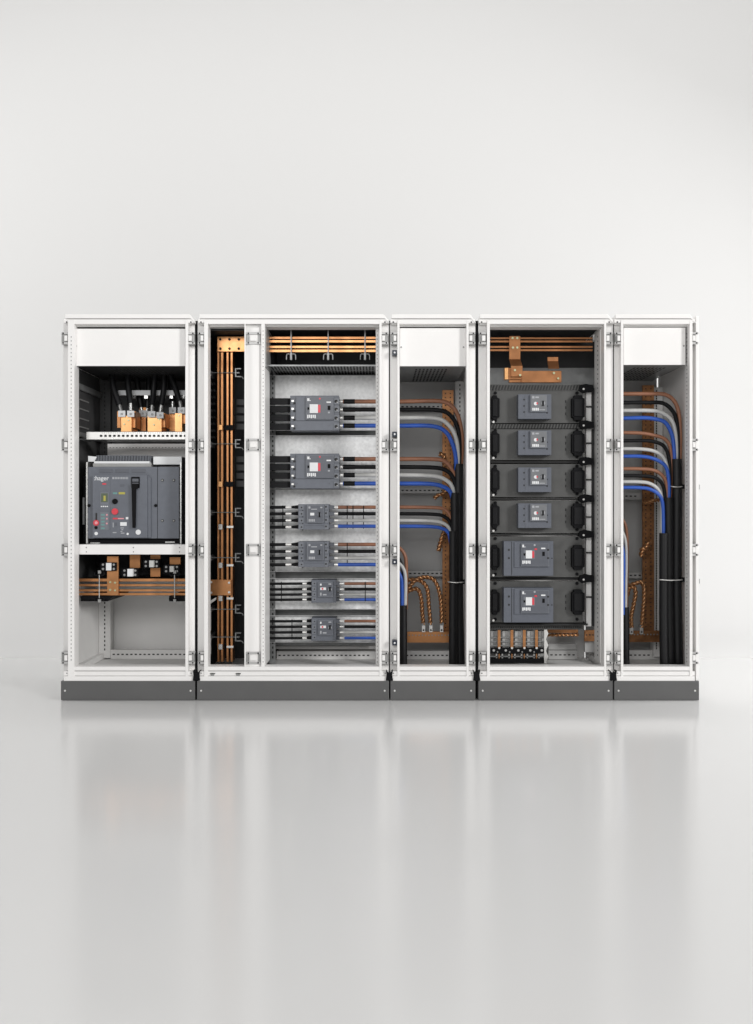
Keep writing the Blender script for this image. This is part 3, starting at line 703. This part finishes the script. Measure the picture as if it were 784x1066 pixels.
for lb, x, r_, d in (('black tie across the feeder cables of the upper medium breaker', 294.5, 2, .24), ('black tie across the feeder cables of the upper small breaker', 293, 4, .24), ('black tie across the feeder cables of the lowest small breaker', 304, 5, .24),
        ('first black tie on the coloured cables of the upper medium breaker', 361.5, 2, .236), ('middle black tie on the coloured cables of the upper medium breaker', 367.5, 2, .236), ('last black tie on the coloured cables of the upper medium breaker', 378.5, 2, .236), ('black tie on the coloured cables of the lower medium breaker', 361.5, 3, .236), ('black tie on the coloured cables of the upper small breaker', 380.3, 4, .236)):
    ys = WIRES[r_]; m = MB(); m.box(x-.45, x+.45, ys[0]-1.8, ys[3]+1.8, d-.0025, d-.001, 'black'); m.box(x-.9, x+.9, ys[1]-1.2, ys[1]+1.2, d-.006, d-.001, 'black')
    tag(m.build('cable_tie'), lb, 'cable tie', 'black cable ties of the wide cabinet')

# outgoing coloured cables
CN = ['brown', 'black', 'grey', 'blue']; CM = ['brown', 'cable_black', 'grey', 'blue']
def wire(lb, color, path, r, grp, start=None):
    """start = (lug_from, lug_to, shrink_to) along the first straight, in px"""
    root = thing('cable', P(*path[len(path)//2]), lb, 'cable', grp)
    m = MB(); m.tube([P(*q) for q in path], r/PPM, color, 12, 6); m.build('core', root)
    if start:
        a, b, s_ = start; y, d = path[0][1], path[0][2]
        m = MB(); m.box(a, b-2, y-1.9, y+1.9, d-.012, d+.012, 'breaker_face'); m.cyl(P(b-2.4, y, d), P(b+2.2, y, d), r*.8/PPM, 'zinc', 10); m.build('cable_lug', root, .0006, 1)
        if s_ > b + 2: m = MB(); m.cyl(P(b+1.8, y, d), P(s_, y, d), r*1.12/PPM, 'cable_black', 12); m.build('heat_shrink', root)
    return root
dW = .245
R1 = [(418.0, [(455, 417.4), (468, 421), (476, 431), (480.5, 450), (480.8, 470), (479.4, 492)]),
      (426.4, [(455, 426.8), (468, 431.5), (476, 444), (478.6, 462), (478.0, 494)]),
      (435.0, [(453, 435.4), (466, 441.5), (474, 454), (476.8, 472), (476.4, 494)]),
      (443.2, [(450, 443.6), (464, 449.5), (471.5, 463), (474.8, 478), (474.6, 494)])]
R2 = [(477.9, [(452, 478), (464, 481), (472, 492), (475, 506), (475, 530)]),
      (486.2, [(452, 486.8), (465, 490), (472.5, 499), (474.5, 514), (474.5, 532)]),
      (494.6, [(450, 495.4), (463, 499), (470.6, 506.5), (473, 520), (473.2, 534)]),
      (503.4, [(449, 503.8), (462, 507), (469, 512.5), (471.6, 522), (472, 536)])]
R3 = [(528.0, [(452, 528.4), (464, 531), (470, 541), (471.6, 556), (471.8, 576)]),
      (534.8, [(452, 535.4), (463, 538), (469, 545), (471, 560), (471.2, 576)]),
      (541.8, [(450, 542.3), (462, 545), (468, 551), (470.4, 564), (470.6, 578)]),
      (547.8, [(449, 548.2), (461, 550.4), (467, 555), (469.4, 566), (470, 580)])]
for r_, R in enumerate((R1, R2, R3)):
    for i, (y, tail) in enumerate(R):
        dd = dW - .004*i
        path = [(357, y, dd), (370, y, dd), (391, y, dd), (420, y, dd)] + [(a, b, dd + .03*min(1, k/4)) for k, (a, b) in enumerate(tail)]
        if r_ < 2: st = (351, 356, 369.5)
        else: st = (341.5, 350, 350)
        if r_ == 2: path = [(352, y, dd)] + path[1:]
        wire(CN[i] + ' outgoing cable of the ' + BNAME[r_] + ', curving into the thick black bundle', CM[i], path, (2.35 if r_ < 2 else 2.0), 'outgoing cables into the thick bundle', st)
R4 = [(566.8, [(405, 567.5), (415, 570), (421, 577), (423.0, 590), (422.6, 634)]), (574.0, [(404, 575), (413, 579), (418, 588), (419.8, 600), (419.6, 636)]),
      (581.0, [(402, 582), (412, 584.4), (420, 592), (422.2, 606), (421.6, 636)]), (587.8, [(402, 588.4), (411, 591), (417, 600), (418.4, 612), (418.6, 636)])]
for i, (y, tail) in enumerate(R4):
    dd = dW - .010*i + .012
    wire(CN[i] + ' outgoing cable of the lower medium breaker, dropping into the slim sheath', CM[i], [(352, y, dd), (370, y, dd), (391, y, dd)] + [(a, b, dd) for a, b in tail], 2.0, 'outgoing cables into the slim sheath', (341.5, 350, 350))
for r_ in (4, 5):
    for i, y in enumerate(WIRES[r_]):
        dd = dW + .012*i; x_ = 412 - 3.0*i if r_ == 4 else 411 - 3.0*i
        wire(CN[i] + ' outgoing cable of the ' + BNAME[r_] + ', passing behind the white post', CM[i], [(358.6, y, dd), (370, y, dd), (386, y, dd), (x_-7, y+.6, dd), (x_-1.5, y+4, dd), (x_, y+10, dd), (x_, 690, dd)], 1.65, 'outgoing cables behind the white post', (348.5, 355.5, 355))

def sheath(lb, path, r, grp, rf=None):
    m = MB(); m.tube([P(*q) for q in path], r/PPM, 'rubber', 18, 6, rf); return tag(m.build('cable_sheath'), lb, 'cable sheath', grp)
G3 = 'black sheaths of the narrow latch cabinet'
sheath('black sheath taking the top cable set, tallest of the thick bundle', [(477.2, 483, .27), (477.2, 530, .27), (477, 600, .27), (477.6, 650, .27), (479.0, 701, .27)], 5.6, G3)
sheath('black sheath taking the second cable set in the thick bundle', [(473.4, 513, .25), (473.6, 560, .25), (473.4, 620, .25), (473.4, 660, .25), (473.6, 701, .25)], 4.6, G3)
sheath('black sheath taking the third cable set, shortest of the thick bundle', [(471.8, 553, .225), (471.8, 600, .225), (471.6, 640, .225), (471.4, 702, .225)], 4.4, G3)
sheath('slim dark sheath beside the latches, holding the lower medium breaker cables', [(419.8, 630, .23), (419.9, 660, .23), (420, 702, .23)], 4.2, G3)

# cable clamp and tie on the thick bundle
def clamp_tie(lb, a, b, y, d, rdep):
    root = thing('cable_tie', P((a+b)/2, y, d), lb, 'cable tie', 'pale ties around the black bundles')
    m = MB(); m.tube([P(a, y-.4, d+rdep), P(a+.2, y-.2, d), P((a+b)/2, y+.5, d-.012), P(b-.2, y, d), P(b, y, d+rdep)], .0028, 'zinc', 6, 5); m.build('band', root)
    m = MB(); m.box(b-.5, b+3, y-2.2, y+2.2, d+.0, d+.04, 'black'); m.build('clamp', root, .001, 1)
clamp_tie('pale tie and black clamp around the thick bundle of the latch cabinet', 466.8, 482.6, 606.0, .215, .06)
# copper earth bars
def earth_bar(lb, a, b, t, u, d, vert, m_='copper_old'):
    m = MB(); m.box(a, b, t, u, d, d+.012, m_)
    if vert:
        for px in (a+(b-a)*.28, a+(b-a)*.72): m.holes_v(px, t+3, u-3, d, 4.2, 1.3, 1.3)
    else: m.holes_h(a+1.5, b-1.5, (t+u)/2-2, d, 3.4, 1.4, 1.4, 'hinge')
    return tag(m.build('earth_bar', None, .001, 1), lb, 'copper bar', 'perforated copper bars')
earth_bar('upright perforated copper bar in the latch cabinet', 460.6, 472.2, 406, 659, .42, True)
earth_bar('flat drilled copper bar low in the latch cabinet, under the three braids', 424, 470, 657.6, 669, .38, False, 'copper')
earth_bar('dark upright perforated copper bar in the end cabinet', 669, 681, 401, 657, .42, True)
earth_bar('flat drilled copper bar low in the end cabinet', 655, 688, 656.6, 668.4, .40, False)

def braid(mb, path, r, m_='braid'):
    pts = smooth_path([P(*q) for q in path], 14); k = len(pts); L = [0]
    for i in range(1, k): L.append(L[-1] + (pts[i]-pts[i-1]).length)
    for s_ in range(2):
        out = []; u = (pts[1]-pts[0]).orthogonal().normalized()
        for i, p in enumerate(pts):
            t = (pts[min(i+1, k-1)] - pts[max(i-1, 0)]).normalized(); u = (u - t*u.dot(t)).normalized(); w = t.cross(u)
            a = L[i]/.046*2*math.pi + s_*math.pi
            out.append(p + u*r*.5*math.cos(a) + w*r*.5*math.sin(a))
        mb.tube(out, r*.66, m_, 8, 1)
    return mb
def strap(lb, path, r, lug_at=None, grp='braided copper straps'):
    root = thing('braided_strap', P(*path[-1]), lb, 'braided strap', grp)
    m = MB(); braid(m, path, r); m.build('braid', root)
    if lug_at:
        x, y, d = lug_at; m = MB(); m.box(x-1.7, x+1.7, y-4, y+4.6, d-.006, d+.006, 'zinc'); m.disc(x, y+2.4, d-.006, 1.0, 'hole', .001, 8); m.box(x-2.2, x+2.2, y-5.2, y-2.4, d-.01, d+.01, 'galv_dark'); m.build('lug', root, .0005, 1)
strap('braided copper strap arching to the innermost lug, nearest the slim sheath', [(424, 616, .36), (430, 613.4, .36), (435.5, 614, .36), (438.6, 624, .36), (439.6, 638, .36), (440.8, 650, .37)], .0115, (441, 653.5, .37))
strap('braided copper strap arching to the middle lug of the three', [(424, 604, .35), (432, 603.4, .35), (440, 606, .35), (445, 614, .35), (446.4, 630, .36), (448.2, 650, .37)], .0115, (448.6, 653.5, .37))
strap('longest braided copper strap, arching over to the lug by the upright copper bar', [(425, 612.5, .34), (432, 604.5, .33), (442, 600.8, .34), (452, 604, .35), (457.5, 617, .35), (459.6, 636, .36), (459.6, 650, .37)], .0115, (459.8, 653.5, .37))
strap('short braided strap on the upright bar, beside the second cable set', [(457.6, 472.5, .37), (461.5, 474, .36), (463, 480, .36), (462.2, 487, .36)], .013)
strap('short slanted braided strap on the upright bar, above the third cable set', [(452, 518.6, .37), (456, 515.6, .36), (462, 514, .36), (465.5, 510.5, .37)], .011)
strap('short braided strap hanging off the upright bar, below the third cable set', [(463.4, 553.5, .38), (460.6, 559, .36), (458.4, 566, .36), (456.6, 573, .36)], .013)
strap('short braided strap on the dark upright bar beside the end sheaths, above mid height', [(670, 523.6, .38), (675, 523, .37), (680, 521.4, .37), (687, 520.5, .40)], .010)
strap('knotted braided strap on the dark upright bar, under the upper short strap', [(667.5, 579, .37), (669, 572, .36), (673, 570, .36), (675.5, 564, .37)], .014)
strap('braided copper strap dropping to the first lug in the end cabinet', [(653, 621, .35), (655, 612, .35), (660, 611.5, .34), (661.6, 618, .34), (659.5, 630, .35), (657, 642, .36), (657.4, 653, .38)], .0115, (657.6, 655.5, .388))
strap('braided copper strap dropping to the second lug in the end cabinet', [(654, 610, .36), (660, 608, .35), (668, 606.6, .36), (670.6, 616, .38), (669.4, 636, .385), (668, 653, .385)], .0115, (668, 655.5, .388))

# --------- cabinet four: busbars, links and six drawers
for i, (t, u) in enumerate(((351.2, 352.9), (354.5, 356.3), (360.2, 362.0), (363.6, 365.4))):
    m = MB(); m.box(506, 617, t-.1, u+.1, .16, .168, 'copper_dark')
    tag(m.build('busbar', None, .0008, 1), ORD[i] + ' of four horizontal copper busbars above the breaker drawers', 'busbar', 'horizontal busbars above the drawers')
root = thing('copper_link', P(536, 385, .24), 'long bent copper link dropping from the busbars to the flat block', 'copper link', 'copper links above the drawers')
m = MB(); m.box(530.2, 541.8, 349.8, 374, .145, .157, 'copper_dark')
a0, a1 = P(530.2, 374, .145), P(541.8, 374, .145); b0, b1 = P(532.0, 381, .11), P(544, 381, .11); c0, c1_ = P(532.0, 390, .11), P(544, 390, .11)
dz = Vector((0, .011, .004))
m.add([a0, a1, b1, b0, a0+dz, a1+dz, b1+dz, b0+dz], [(0,1,2,3),(7,6,5,4),(0,4,5,1),(1,5,6,2),(2,6,7,3),(3,7,4,0)], 'copper_dark')
m.box(532.0, 544, 380.8, 392, .11, .121, 'copper_dark'); m.build('bar', root, .0006, 1)
for px, py, d in ((534, 362, .145), (538.4, 362, .145), (533.6, 352, .145), (538.4, 352, .145), (536, 385.4, .11), (541.4, 390.6, .103)):
    m = MB(); m.disc(px, py, d, 1.2, 'bolt', .005, 10); m.build('bolt', root)
root = thing('copper_link', P(576, 390, .24), 'short bent copper link standing on the far end of the flat block', 'copper link', 'copper links above the drawers')
m = MB(); m.box(570, 581.2, 371.6, 376, .17, .182, 'copper_dark')
a0, a1 = P(570, 376, .17), P(581.2, 376, .17); b0, b1 = P(571, 384, .135), P(582.4, 384, .135)
m.add([a0, a1, b1, b0, a0+dz, a1+dz, b1+dz, b0+dz], [(0,1,2,3),(7,6,5,4),(0,4,5,1),(1,5,6,2),(2,6,7,3),(3,7,4,0)], 'copper_dark'); m.build('bar', root, .0006, 1)
m = MB(); m.disc(576.6, 388.4, .121, 1.2, 'bolt', .005, 10); m.build('bolt', root)
m = MB(); m.disc(581, 394, .121, 1.1, 'bolt', .005, 10); m.build('bolt', root)
root = thing('copper_block', P(555, 398, .22), 'flat copper block lying above the topmost drawer, with a bright cut end', 'copper block')
m = MB(); m.box(525.4, 543, 383, 395, .122, .135, 'copper_dark'); m.wbox(X(525.4, .10), X(529, .10), .098, .135, Z(395, .10), Z(383, .10), 'copper_bright'); m.build('end_piece', root, .0008, 1)
m = MB(); m.box(543, 584.6, 386, 398, .122, .15, 'copper_dark'); m.box(530, 543, 395.2, 398, .13, .15, 'copper_dark'); m.build('bar', root, .0008, 1)

def drawer(top, bot, hy, d=.14):
    root = thing('breaker_drawer', P(558, bot, d), '', 'drawer', 'stacked breaker drawers')
    m = MB(); m.box(506, 607, top, bot, d, d+.004, 'tray'); m.wbox(X(506, d), X(607, d), d+.004, .44, Z(bot, d), Z(bot, d)+.003, 'tray')
    for y in (-6.4, 0, 6.4): m.box(588.4, 589.5, hy+y-1.4, hy+y+1.4, d-.001, d, 'hole')
    m.build('front_plate', root, .001, 1)
    for a, b in ((510.4, 520.2), (595.4, 608.8)):
        h = MB(); a_, b_ = a, b
        h.prism([(a+2.6, hy-13), (b-3, hy-13), (b-2.4, hy-10.6), (b, hy-9.6), (b, hy+9.6), (b-2.4, hy+10.6), (b-3, hy+13), (a+2.6, hy+13), (a+2, hy+10.6), (a, hy+9.6), (a, hy-9.6), (a+2, hy-10.6)], d-.03, d, 'black')
        h.box(a+2.4, b-2.4, hy-9, hy+9, d-.036, d-.0295, 'cable_black'); h.build('handle', root, .002, 2)
    for (px, py) in ((515.6, top+2.2), (600.6, top+2.2), (515.6, bot-3.4), (600.6, bot-3.4)):
        s_ = MB(); s_.disc(px, py, d, 1.6, 'black', .006, 12); s_.build('knob', root)
    s_ = MB(); s_.disc(513.6, bot-2.2, d-.012, 1.2, 'zinc', .006, 10); s_.build('screw', root)
    return root
def perf_edge(root, y, d=.13):
    k = MB(); k.box(508, 618, y-3.2, y+3.2, d+.01, d+.014, 'tray')
    x = 509.0
    while x < 602: k.prism([(x, y+2.6), (x+1.6, y-2.4), (x+3.3, y-2.4), (x+1.7, y+2.6)], d+.0085, d+.0098, 'hole'); x += 3.1
    k.build('perforated_shelf', root)
TR = [(407, 441.5, 424.4), (446, 479.0, 461.4), (483.0, 517.5, 499.6), (521.2, 554.8, 537), (558.4, 601.0, 580.4), (605, 648, 627)]
DL = ['breaker drawer at the top of the stack, under the flat copper block', 'breaker drawer second from the top, with perforated strip above', 'breaker drawer third from the top of the stack', 'breaker drawer fourth from the top, lowest with a small breaker', 'breaker drawer second from the bottom, with a large breaker', 'breaker drawer at the bottom of the stack, above the black terminal strip']
d0 = drawer(*TR[0]); d0['label'] = DL[0]
for i in (1, 2, 3):
    o = drawer(*TR[i]); o['label'] = DL[i]
for i in (4, 5):
    o = drawer(*TR[i]); o['label'] = DL[i]
perf_edge(c4, 403.4); perf_edge(c4, 443.6)
for y in (480.9, 519.4, 556.6, 603.0, 650):
    k = MB(); k.box(508, 612, y-.8, y+.8, .15, .30, 'hole'); k.build('guide_rail', c4)
k = MB(); k.box(610.4, 615.6, 404, 652, .17, .21, 'inside'); k.box(616.4, 622, 404, 652, .19, .22, 'black_liner')
k.build('perforated_post', c4)
for i, y in enumerate((404.5, 442.5, 480.5, 519.4, 556.6, 602.8)):
    k = MB(); k.prism([(603.5, y-3.6), (610, y-5), (618, y-3.4), (618.5, y+2.8), (612, y+3.4), (606, y+4.4), (602.5, y+1.6)], .13, .17, 'black'); k.disc(607.5, y+.5, .13, 1.1, 'zinc', .004, 8)
    k.build('slide_block', c4, .002, 2)
    k = MB(); k.box(610.6, 617, y+19-.9, y+19+.5, .158, .17, 'hole'); k.build('slide_stop', c4)

def drawer_breaker_small(cy):
    d = .085
    r = thing('plug_in_breaker', P(556, cy+13, d), '', 'circuit breaker', 'breakers on the drawers')
    m = MB(); m.box(539.6, 574, cy-13, cy+12.6, d, .139, 'breaker_blue'); m.box(546.6, 547.1, cy-12.5, cy+12, d-.001, d, 'breaker_face'); m.build('body', r, .0015, 2)
    m = MB(); m.box(552.2, 569.6, cy-12.6, cy+5.2, d-.012, d+.001, 'breaker_edge'); m.box(553, 569, cy-12, cy+4.4, d-.013, d-.0119, 'breaker_label'); m.build('front_plate', r, .0008, 1)
    m = MB(); m.cyl(P(565.4, cy-3.6, d-.012), P(565.4, cy-3.6, d-.017), .011, 'mark_dim', 14); m.box(564.6, 566.3, cy-6.2, cy-1, d-.021, d-.016, 'black'); m.build('toggle', r)
    m = MB(); q = d-.0142
    m.box(554, 556.4, cy-11, cy-8.6, q, q+.001, 'mark_dim'); m.box(557.4, 561, cy-10.6, cy-9, q, q+.001, 'mark_dim'); m.disc(557.6, cy-3.2, d-.013, 1.9, 'mark', .002, 10); m.box(558.6, 560, cy-4.4, cy-2.6, q-.002, q, 'red')
    for i in range(4): m.box(554.2+i*1.8, 555.6+i*1.8, cy+1.2, cy+4, q, q+.001, 'mark')
    m.box(561.5, 567.5, cy+2.8, cy+3.6, q, q+.001, 'mark_dim'); letter_marks(m, r)
    for (px, py) in ((546, cy-7.4), (546, cy-.8), (546, cy+5.6), (570, cy-.6), (570, cy+6.4)):
        m = MB(); m.disc(px-.4, py, d, .85, 'hole', .001, 10); m.build('terminal_screw', r)
    return r
def drawer_breaker_large(cy):
    d = .075
    r = thing('plug_in_breaker', P(550, cy+18, d), '', 'circuit breaker', 'breakers on the drawers')
    m = MB(); m.box(524.6, 576, cy-18, cy+18, d, .139, 'breaker_blue'); m.box(532.4, 533, cy-17.6, cy+17.6, d-.001, d, 'hole'); m.build('body', r, .002, 2)
    m = MB(); m.box(535.5, 571.6, cy-17.2, cy+9.4, d-.005, d+.001, 'breaker_blue'); m.box(542.6, 571.8, cy-15.6, cy+8.2, d-.014, d-.0045, 'breaker_edge'); m.box(543.2, 571.2, cy-15, cy+7.6, d-.0152, d-.014, 'breaker_face'); m.build('front_plate', r, .0008, 1)
    m = MB(); m.box(545.2, 557, cy-9, cy+.6, d-.0162, d-.015, 'breaker_edge'); m.box(547.4, 554, cy-8.4, cy, d-.020, d-.016, 'mark'); m.box(554, 556.2, cy-7.6, cy-.6, d-.019, d-.016, 'red'); m.box(545.4, 547.2, cy-5.4, cy-3, d-.019, d-.015, 'black'); m.box(556.4, 559.2, cy-10.6, cy-8.8, d-.0165, d-.015, 'red'); m.build('toggle', r, .0006, 1)
    m = MB(); q = d-.0163
    m.box(543.8, 545.6, cy-14.4, cy-11.6, q, q+.001, 'mark'); m.box(546, 547, cy-12.4, cy-11.6, q, q+.001, 'mark'); m.disc(556.6, cy-14, d-.0152, 1.1, 'mark_dim', .001, 10)
    for i in range(5): m.box(543.8+i*1.8, 545.2+i*1.8, cy+2.2, cy+5.6-.5*(i % 2), q, q+.001, 'mark')
    m.box(563.4, 567.8, cy-11.2, cy-9.8, q, q+.001, 'mark'); letter_marks(m, r)
    m = MB(); m.box(564.8, 567.2, cy-7, cy-2.6, d-.018, d-.015, 'black'); m.build('knob', r, .0005, 1)
    for (px, py, dd) in ((529.8, cy-9, 0), (529.8, cy-.4, 0), (570.6, cy-9, .0152), (570.6, cy-.4, .0152), (574.6, cy-.2, 0)):
        m = MB(); m.disc(px, py, d-dd, 1.1 if px < 574 else .7, 'hole', .001, 10); m.build('terminal_screw', r)
    return r
o = drawer_breaker_small(423.4)
put_copies(o, .085, [37.6, 76.2, 113.6], ['small blue-grey breaker on the topmost drawer', 'small blue-grey breaker on the second drawer from the top', 'small blue-grey breaker on the third drawer from the top', 'small blue-grey breaker on the drawer just above the two large breakers'])
o = drawer_breaker_large(581.4)
put_copies(o, .075, [48.6], ['large blue-grey breaker on a drawer, upper of the two with white toggles', 'large blue-grey breaker on the bottom drawer, above the black terminal strip'])

# terminal strip at the foot of the drawer cabinet
ts = thing('terminal_strip', P(540, 691, .2), 'black terminal strip with wavy end plate and steel rails below the bottom drawer', 'terminal strip')
m = MB(); m.box(508, 569, 655.5, 690, .24, .25, 'inside_grey'); m.build('back_plate', ts)
m = MB(); m.box(508, 607, 650.8, 655.2, .20, .206, 'tray'); m.holes_h(509, 606, 653, .20, 2.3, 1.2, 1.8, 'hole'); m.build('perforated_strip', ts)
for px in (514.2, 526.4, 539.4, 552.2, 564):
    m = MB(); m.box(px-3.4, px+3.4, 657, 674, .215, .24, 'inside_grey'); m.box(px-.3, px+.3, 657.5, 673.5, .213, .215, 'hinge'); m.build('divider', ts, .001, 1)
for px in (517, 523, 530, 536, 543, 549, 556, 561):
    m = MB(); m.box(px-.8, px+.8, 680.6, 685.8, .20, .23, 'steel'); m.build('stud', ts)
for y in (663.5, 668, 672, 683.5):
    m = MB(); m.box(509, 567, y-.5, y+.5, .20, .206, 'galv_dark'); m.build('rail', ts)
m = MB(); m.box(509, 568, 674.6, 680.4, .19, .24, 'black')
for px in (514, 526.5, 539.6, 552, 564): m.disc(px, 677, .19, 1.3, 'steel', .003, 8); m.disc(px+4, 678.6, .19, .8, 'hinge', .003, 8)
m.box(509, 568, 685.6, 690.4, .19, .24, 'black'); m.build('terminal_block', ts, .001, 1)
m = MB(); pts = [(566.6, 655.5), (569.4, 655.5)]
for i in range(12):
    y = 656.5 + i*3; pts.append((569.6 + 1.4*math.sin(i*1.57), y))
pts += [(569.6, 690.5), (566.6, 690.5)]
m.prism(pts, .185, .20, 'zinc'); m.build('end_plate', ts)
for i, px in enumerate((519.7, 533.0, 545.9, 558.6)):
    m = MB(); m.box(px-1.5, px+1.5, 655.8, 674.4, .192, .20, 'copper'); m.box(px-.6, px+.6, 680.6, 688, .192, .20, 'copper'); m.disc(px, 674.5, .192, 1.2, 'zinc', .004, 8)
    tag(m.build('copper_strip', None, .0006, 1), ['upright copper strip in the terminal strip, farthest from its wavy end plate', 'second upright copper strip from the cabinet post in the terminal strip', 'third upright copper strip from the cabinet post in the terminal strip', 'upright copper strip in the terminal strip, nearest its wavy end plate'][i], 'copper strip', 'upright copper strips of the terminal strip')
root = thing('braided_strap', P(586, 663, .4), 'horizontal braided copper strap beside the terminal strip', 'braided strap', 'braided copper straps')
m = MB(); m.box(570, 602, 655.5, 659, .40, .41, 'copper_old'); m.build('bar', root)
m = MB(); braid(m, [(570, 661, .395), (580, 661, .395), (590, 661, .395), (602, 661, .395)], .009); m.build('braid', root)
m = MB(); m.box(608.5, 620, 656, 667.6, .36, .372, 'copper_old'); m.holes_h(610, 619, 661, .36, 3.4, 1.4, 1.4)
tag(m.build('earth_bar', None, .001, 1), 'short copper bar end showing beside the white drawer post', 'copper bar', 'perforated copper bars')
k = MB(); k.box(571, 600, 670, 676.4, .5, .53, 'inside_grey'); k.box(609, 619, 668, 679, .40, .43, 'inside_grey'); k.build('cross_rail', c4, .001, 1)

# --------- cabinet five: cables from the drawers
E1 = [(410, [(676, 410), (691.8, 410.6), (701.5, 417), (706.6, 430), (708, 452), (707.6, 490)]),
      (419.2, [(676, 419), (691, 420), (701, 429), (705, 442), (706, 460), (705.6, 492)]),
      (427.4, [(674, 427.4), (687, 428.8), (698, 436), (702.4, 447), (704, 466), (704, 492)]),
      (435.4, [(668, 435), (680, 435.8), (692, 439.4), (698.6, 450), (701.4, 464), (702.6, 492)])]
E2 = [(450.4, [(668, 451), (680, 453), (692, 457), (698, 467), (699, 490), (697, 528)]),
      (458.8, [(668, 458.6), (680, 459.6), (691, 464.4), (696.4, 477), (697.6, 500), (696, 530)]),
      (467.2, [(666, 467.4), (680, 469.4), (689.6, 475), (694.4, 487), (695.4, 505), (694.6, 532)]),
      (475.0, [(666, 475), (679, 477), (690, 482.4), (695, 491), (696.4, 510), (695.4, 534)])]
E3 = [(488, [(664, 488), (680, 489.4), (690, 495.4), (694, 506), (694, 530), (692, 570)]),
      (495.2, [(664, 495.2), (679, 496.4), (688, 501.8), (692, 514), (692, 540), (690.6, 570)]),
      (501.5, [(664, 501.6), (676, 503.2), (685, 509.4), (689, 520), (689.4, 545), (689.2, 572)]),
      (507.5, [(664, 507.6), (676, 509), (685.6, 514.6), (689.8, 524), (690.6, 548), (690.4, 572)])]
XB = 392 + 250/S(.17)
for r_, R in enumerate((E1, E2, E3)):
    for i, (y, tail) in enumerate(R):
        dd = .17 - .006*i - .014*r_
        path = [(XB, y, dd), (650, y, dd)] + [(a, b, dd - .0*k) for k, (a, b) in enumerate(tail)]
        wire(CN[i] + ' cable of the ' + ['highest', 'middle', 'lowest'][r_] + ' set crossing the end cabinet into a tied sheath', CM[i], path, 2.15 if r_ == 0 else 1.95, 'cables crossing the end cabinet')
G5 = 'tied black sheaths of the end cabinet'
sheath('tallest tied black sheath, nearest the outer wall of the end cabinet', [(704.4, 478, .155), (704.6, 520, .155), (704.2, 600, .155), (704.8, 650, .155), (706.0, 702, .155)], 5.7, G5)
sheath('middle tied black sheath of the end cabinet, starting below the tallest', [(695.8, 518, .14), (696.2, 560, .14), (696.2, 620, .14), (697.6, 702, .14)], 5.2, G5)
sheath('shortest tied black sheath of the end cabinet, beside the perforated post', [(691.0, 555, .115), (691.0, 600, .115), (691.0, 650, .115), (691.9, 703, .115)], 4.7, G5)
clamp_tie('pale tie and black clamp on the tallest sheath alone', 698.6, 710.2, 506.5, .125, .04)
clamp_tie('pale tie and black clamp around all three sheaths of the end cabinet', 686.2, 710.6, 603.6, .088, .07)
for i, (x0, x1, ym, mm) in enumerate(((640, 653.0, 541, 'brown'), (640, 649.4, 549, 'cable_black'), (640, 652.0, 553, 'grey'), (640, 649.6, 562, 'blue'))):
    dd = .27 - .012*i
    wire(CN[i] + ' cable dropping beside the post of the end cabinet into its slim sheath', mm, [(637, ym-6, dd), (643, ym-4, dd), (x1-3, ym+3, dd), (x1-.4, ym+15, dd), (x1, ym+34, dd), (x1-.4, 606, dd), (x1-.8, 640, dd)], 1.7, 'cables dropping beside the end cabinet post')
sheath('slim dark sheath beside the post of the end cabinet, below the blue cable', [(650.8, 632, .25), (651.2, 660, .25), (651.6, 702, .25)], 4.0, G5)

# ------------------------------------------------------------------ camera, world, lamps
cam = bpy.data.cameras.new('camera'); co = bpy.data.objects.new('camera', cam); COL.objects.link(co)
co.location = (0, -D, HEYE); co.rotation_euler = (math.pi/2, 0, 0)
cam.sensor_fit = 'VERTICAL'; cam.sensor_height = 24; cam.lens = 12 / (533.0/PPM/D); cam.clip_end = 200
SC.camera = co
w = bpy.data.worlds.new('World'); SC.world = w; w.use_nodes = True
bg = w.node_tree.nodes['Background']; bg.inputs[0].default_value = (1.0, .995, .985, 1); bg.inputs[1].default_value = .38
def area(name, loc, target, sx, sy, power, col=(1, 1, 1)):
    l = bpy.data.lights.new(name, 'AREA'); l.shape = 'RECTANGLE'; l.size = sx; l.size_y = sy; l.energy = power; l.color = col
    o = bpy.data.objects.new(name, l); COL.objects.link(o); o.location = loc
    o.rotation_euler = (Vector(target) - Vector(loc)).to_track_quat('-Z', 'Y').to_euler()
    return o
area('key_light', (11.6, -11.0, 5.8), (0, 0, 1.0), 2.6, 4.0, 1400, (1, .992, .98))
area('front_light', (-1.5, -7.5, 3.4), (-.3, 0, 1.0), 5, 2.0, 185, (1, .997, .99))
area('backdrop_light', (-1.2, 1.0, 6.6), (-1.0, 4.7, 2.0), 11, 1.2, 122, (1, .997, .99))
area('side_light', (-6.6, 1.0, 4.2), (-3.2, 3.6, .9), 1.6, 2.0, 88, (1, .997, .99))
area('floor_light', (5.4, .2, 4.4), (3.4, .4, 0), 1.6, 2.6, 185)
SC.view_settings.view_transform = 'Standard'; SC.view_settings.look = 'None'
SC.view_settings.exposure = 0; SC.view_settings.gamma = 1
SC.cycles.max_bounces = 8; SC.cycles.diffuse_bounces = 5; SC.cycles.use_denoising = True
for o in COL.objects:
    if o.type == 'MESH' and o.get('label') == '': del o['label']
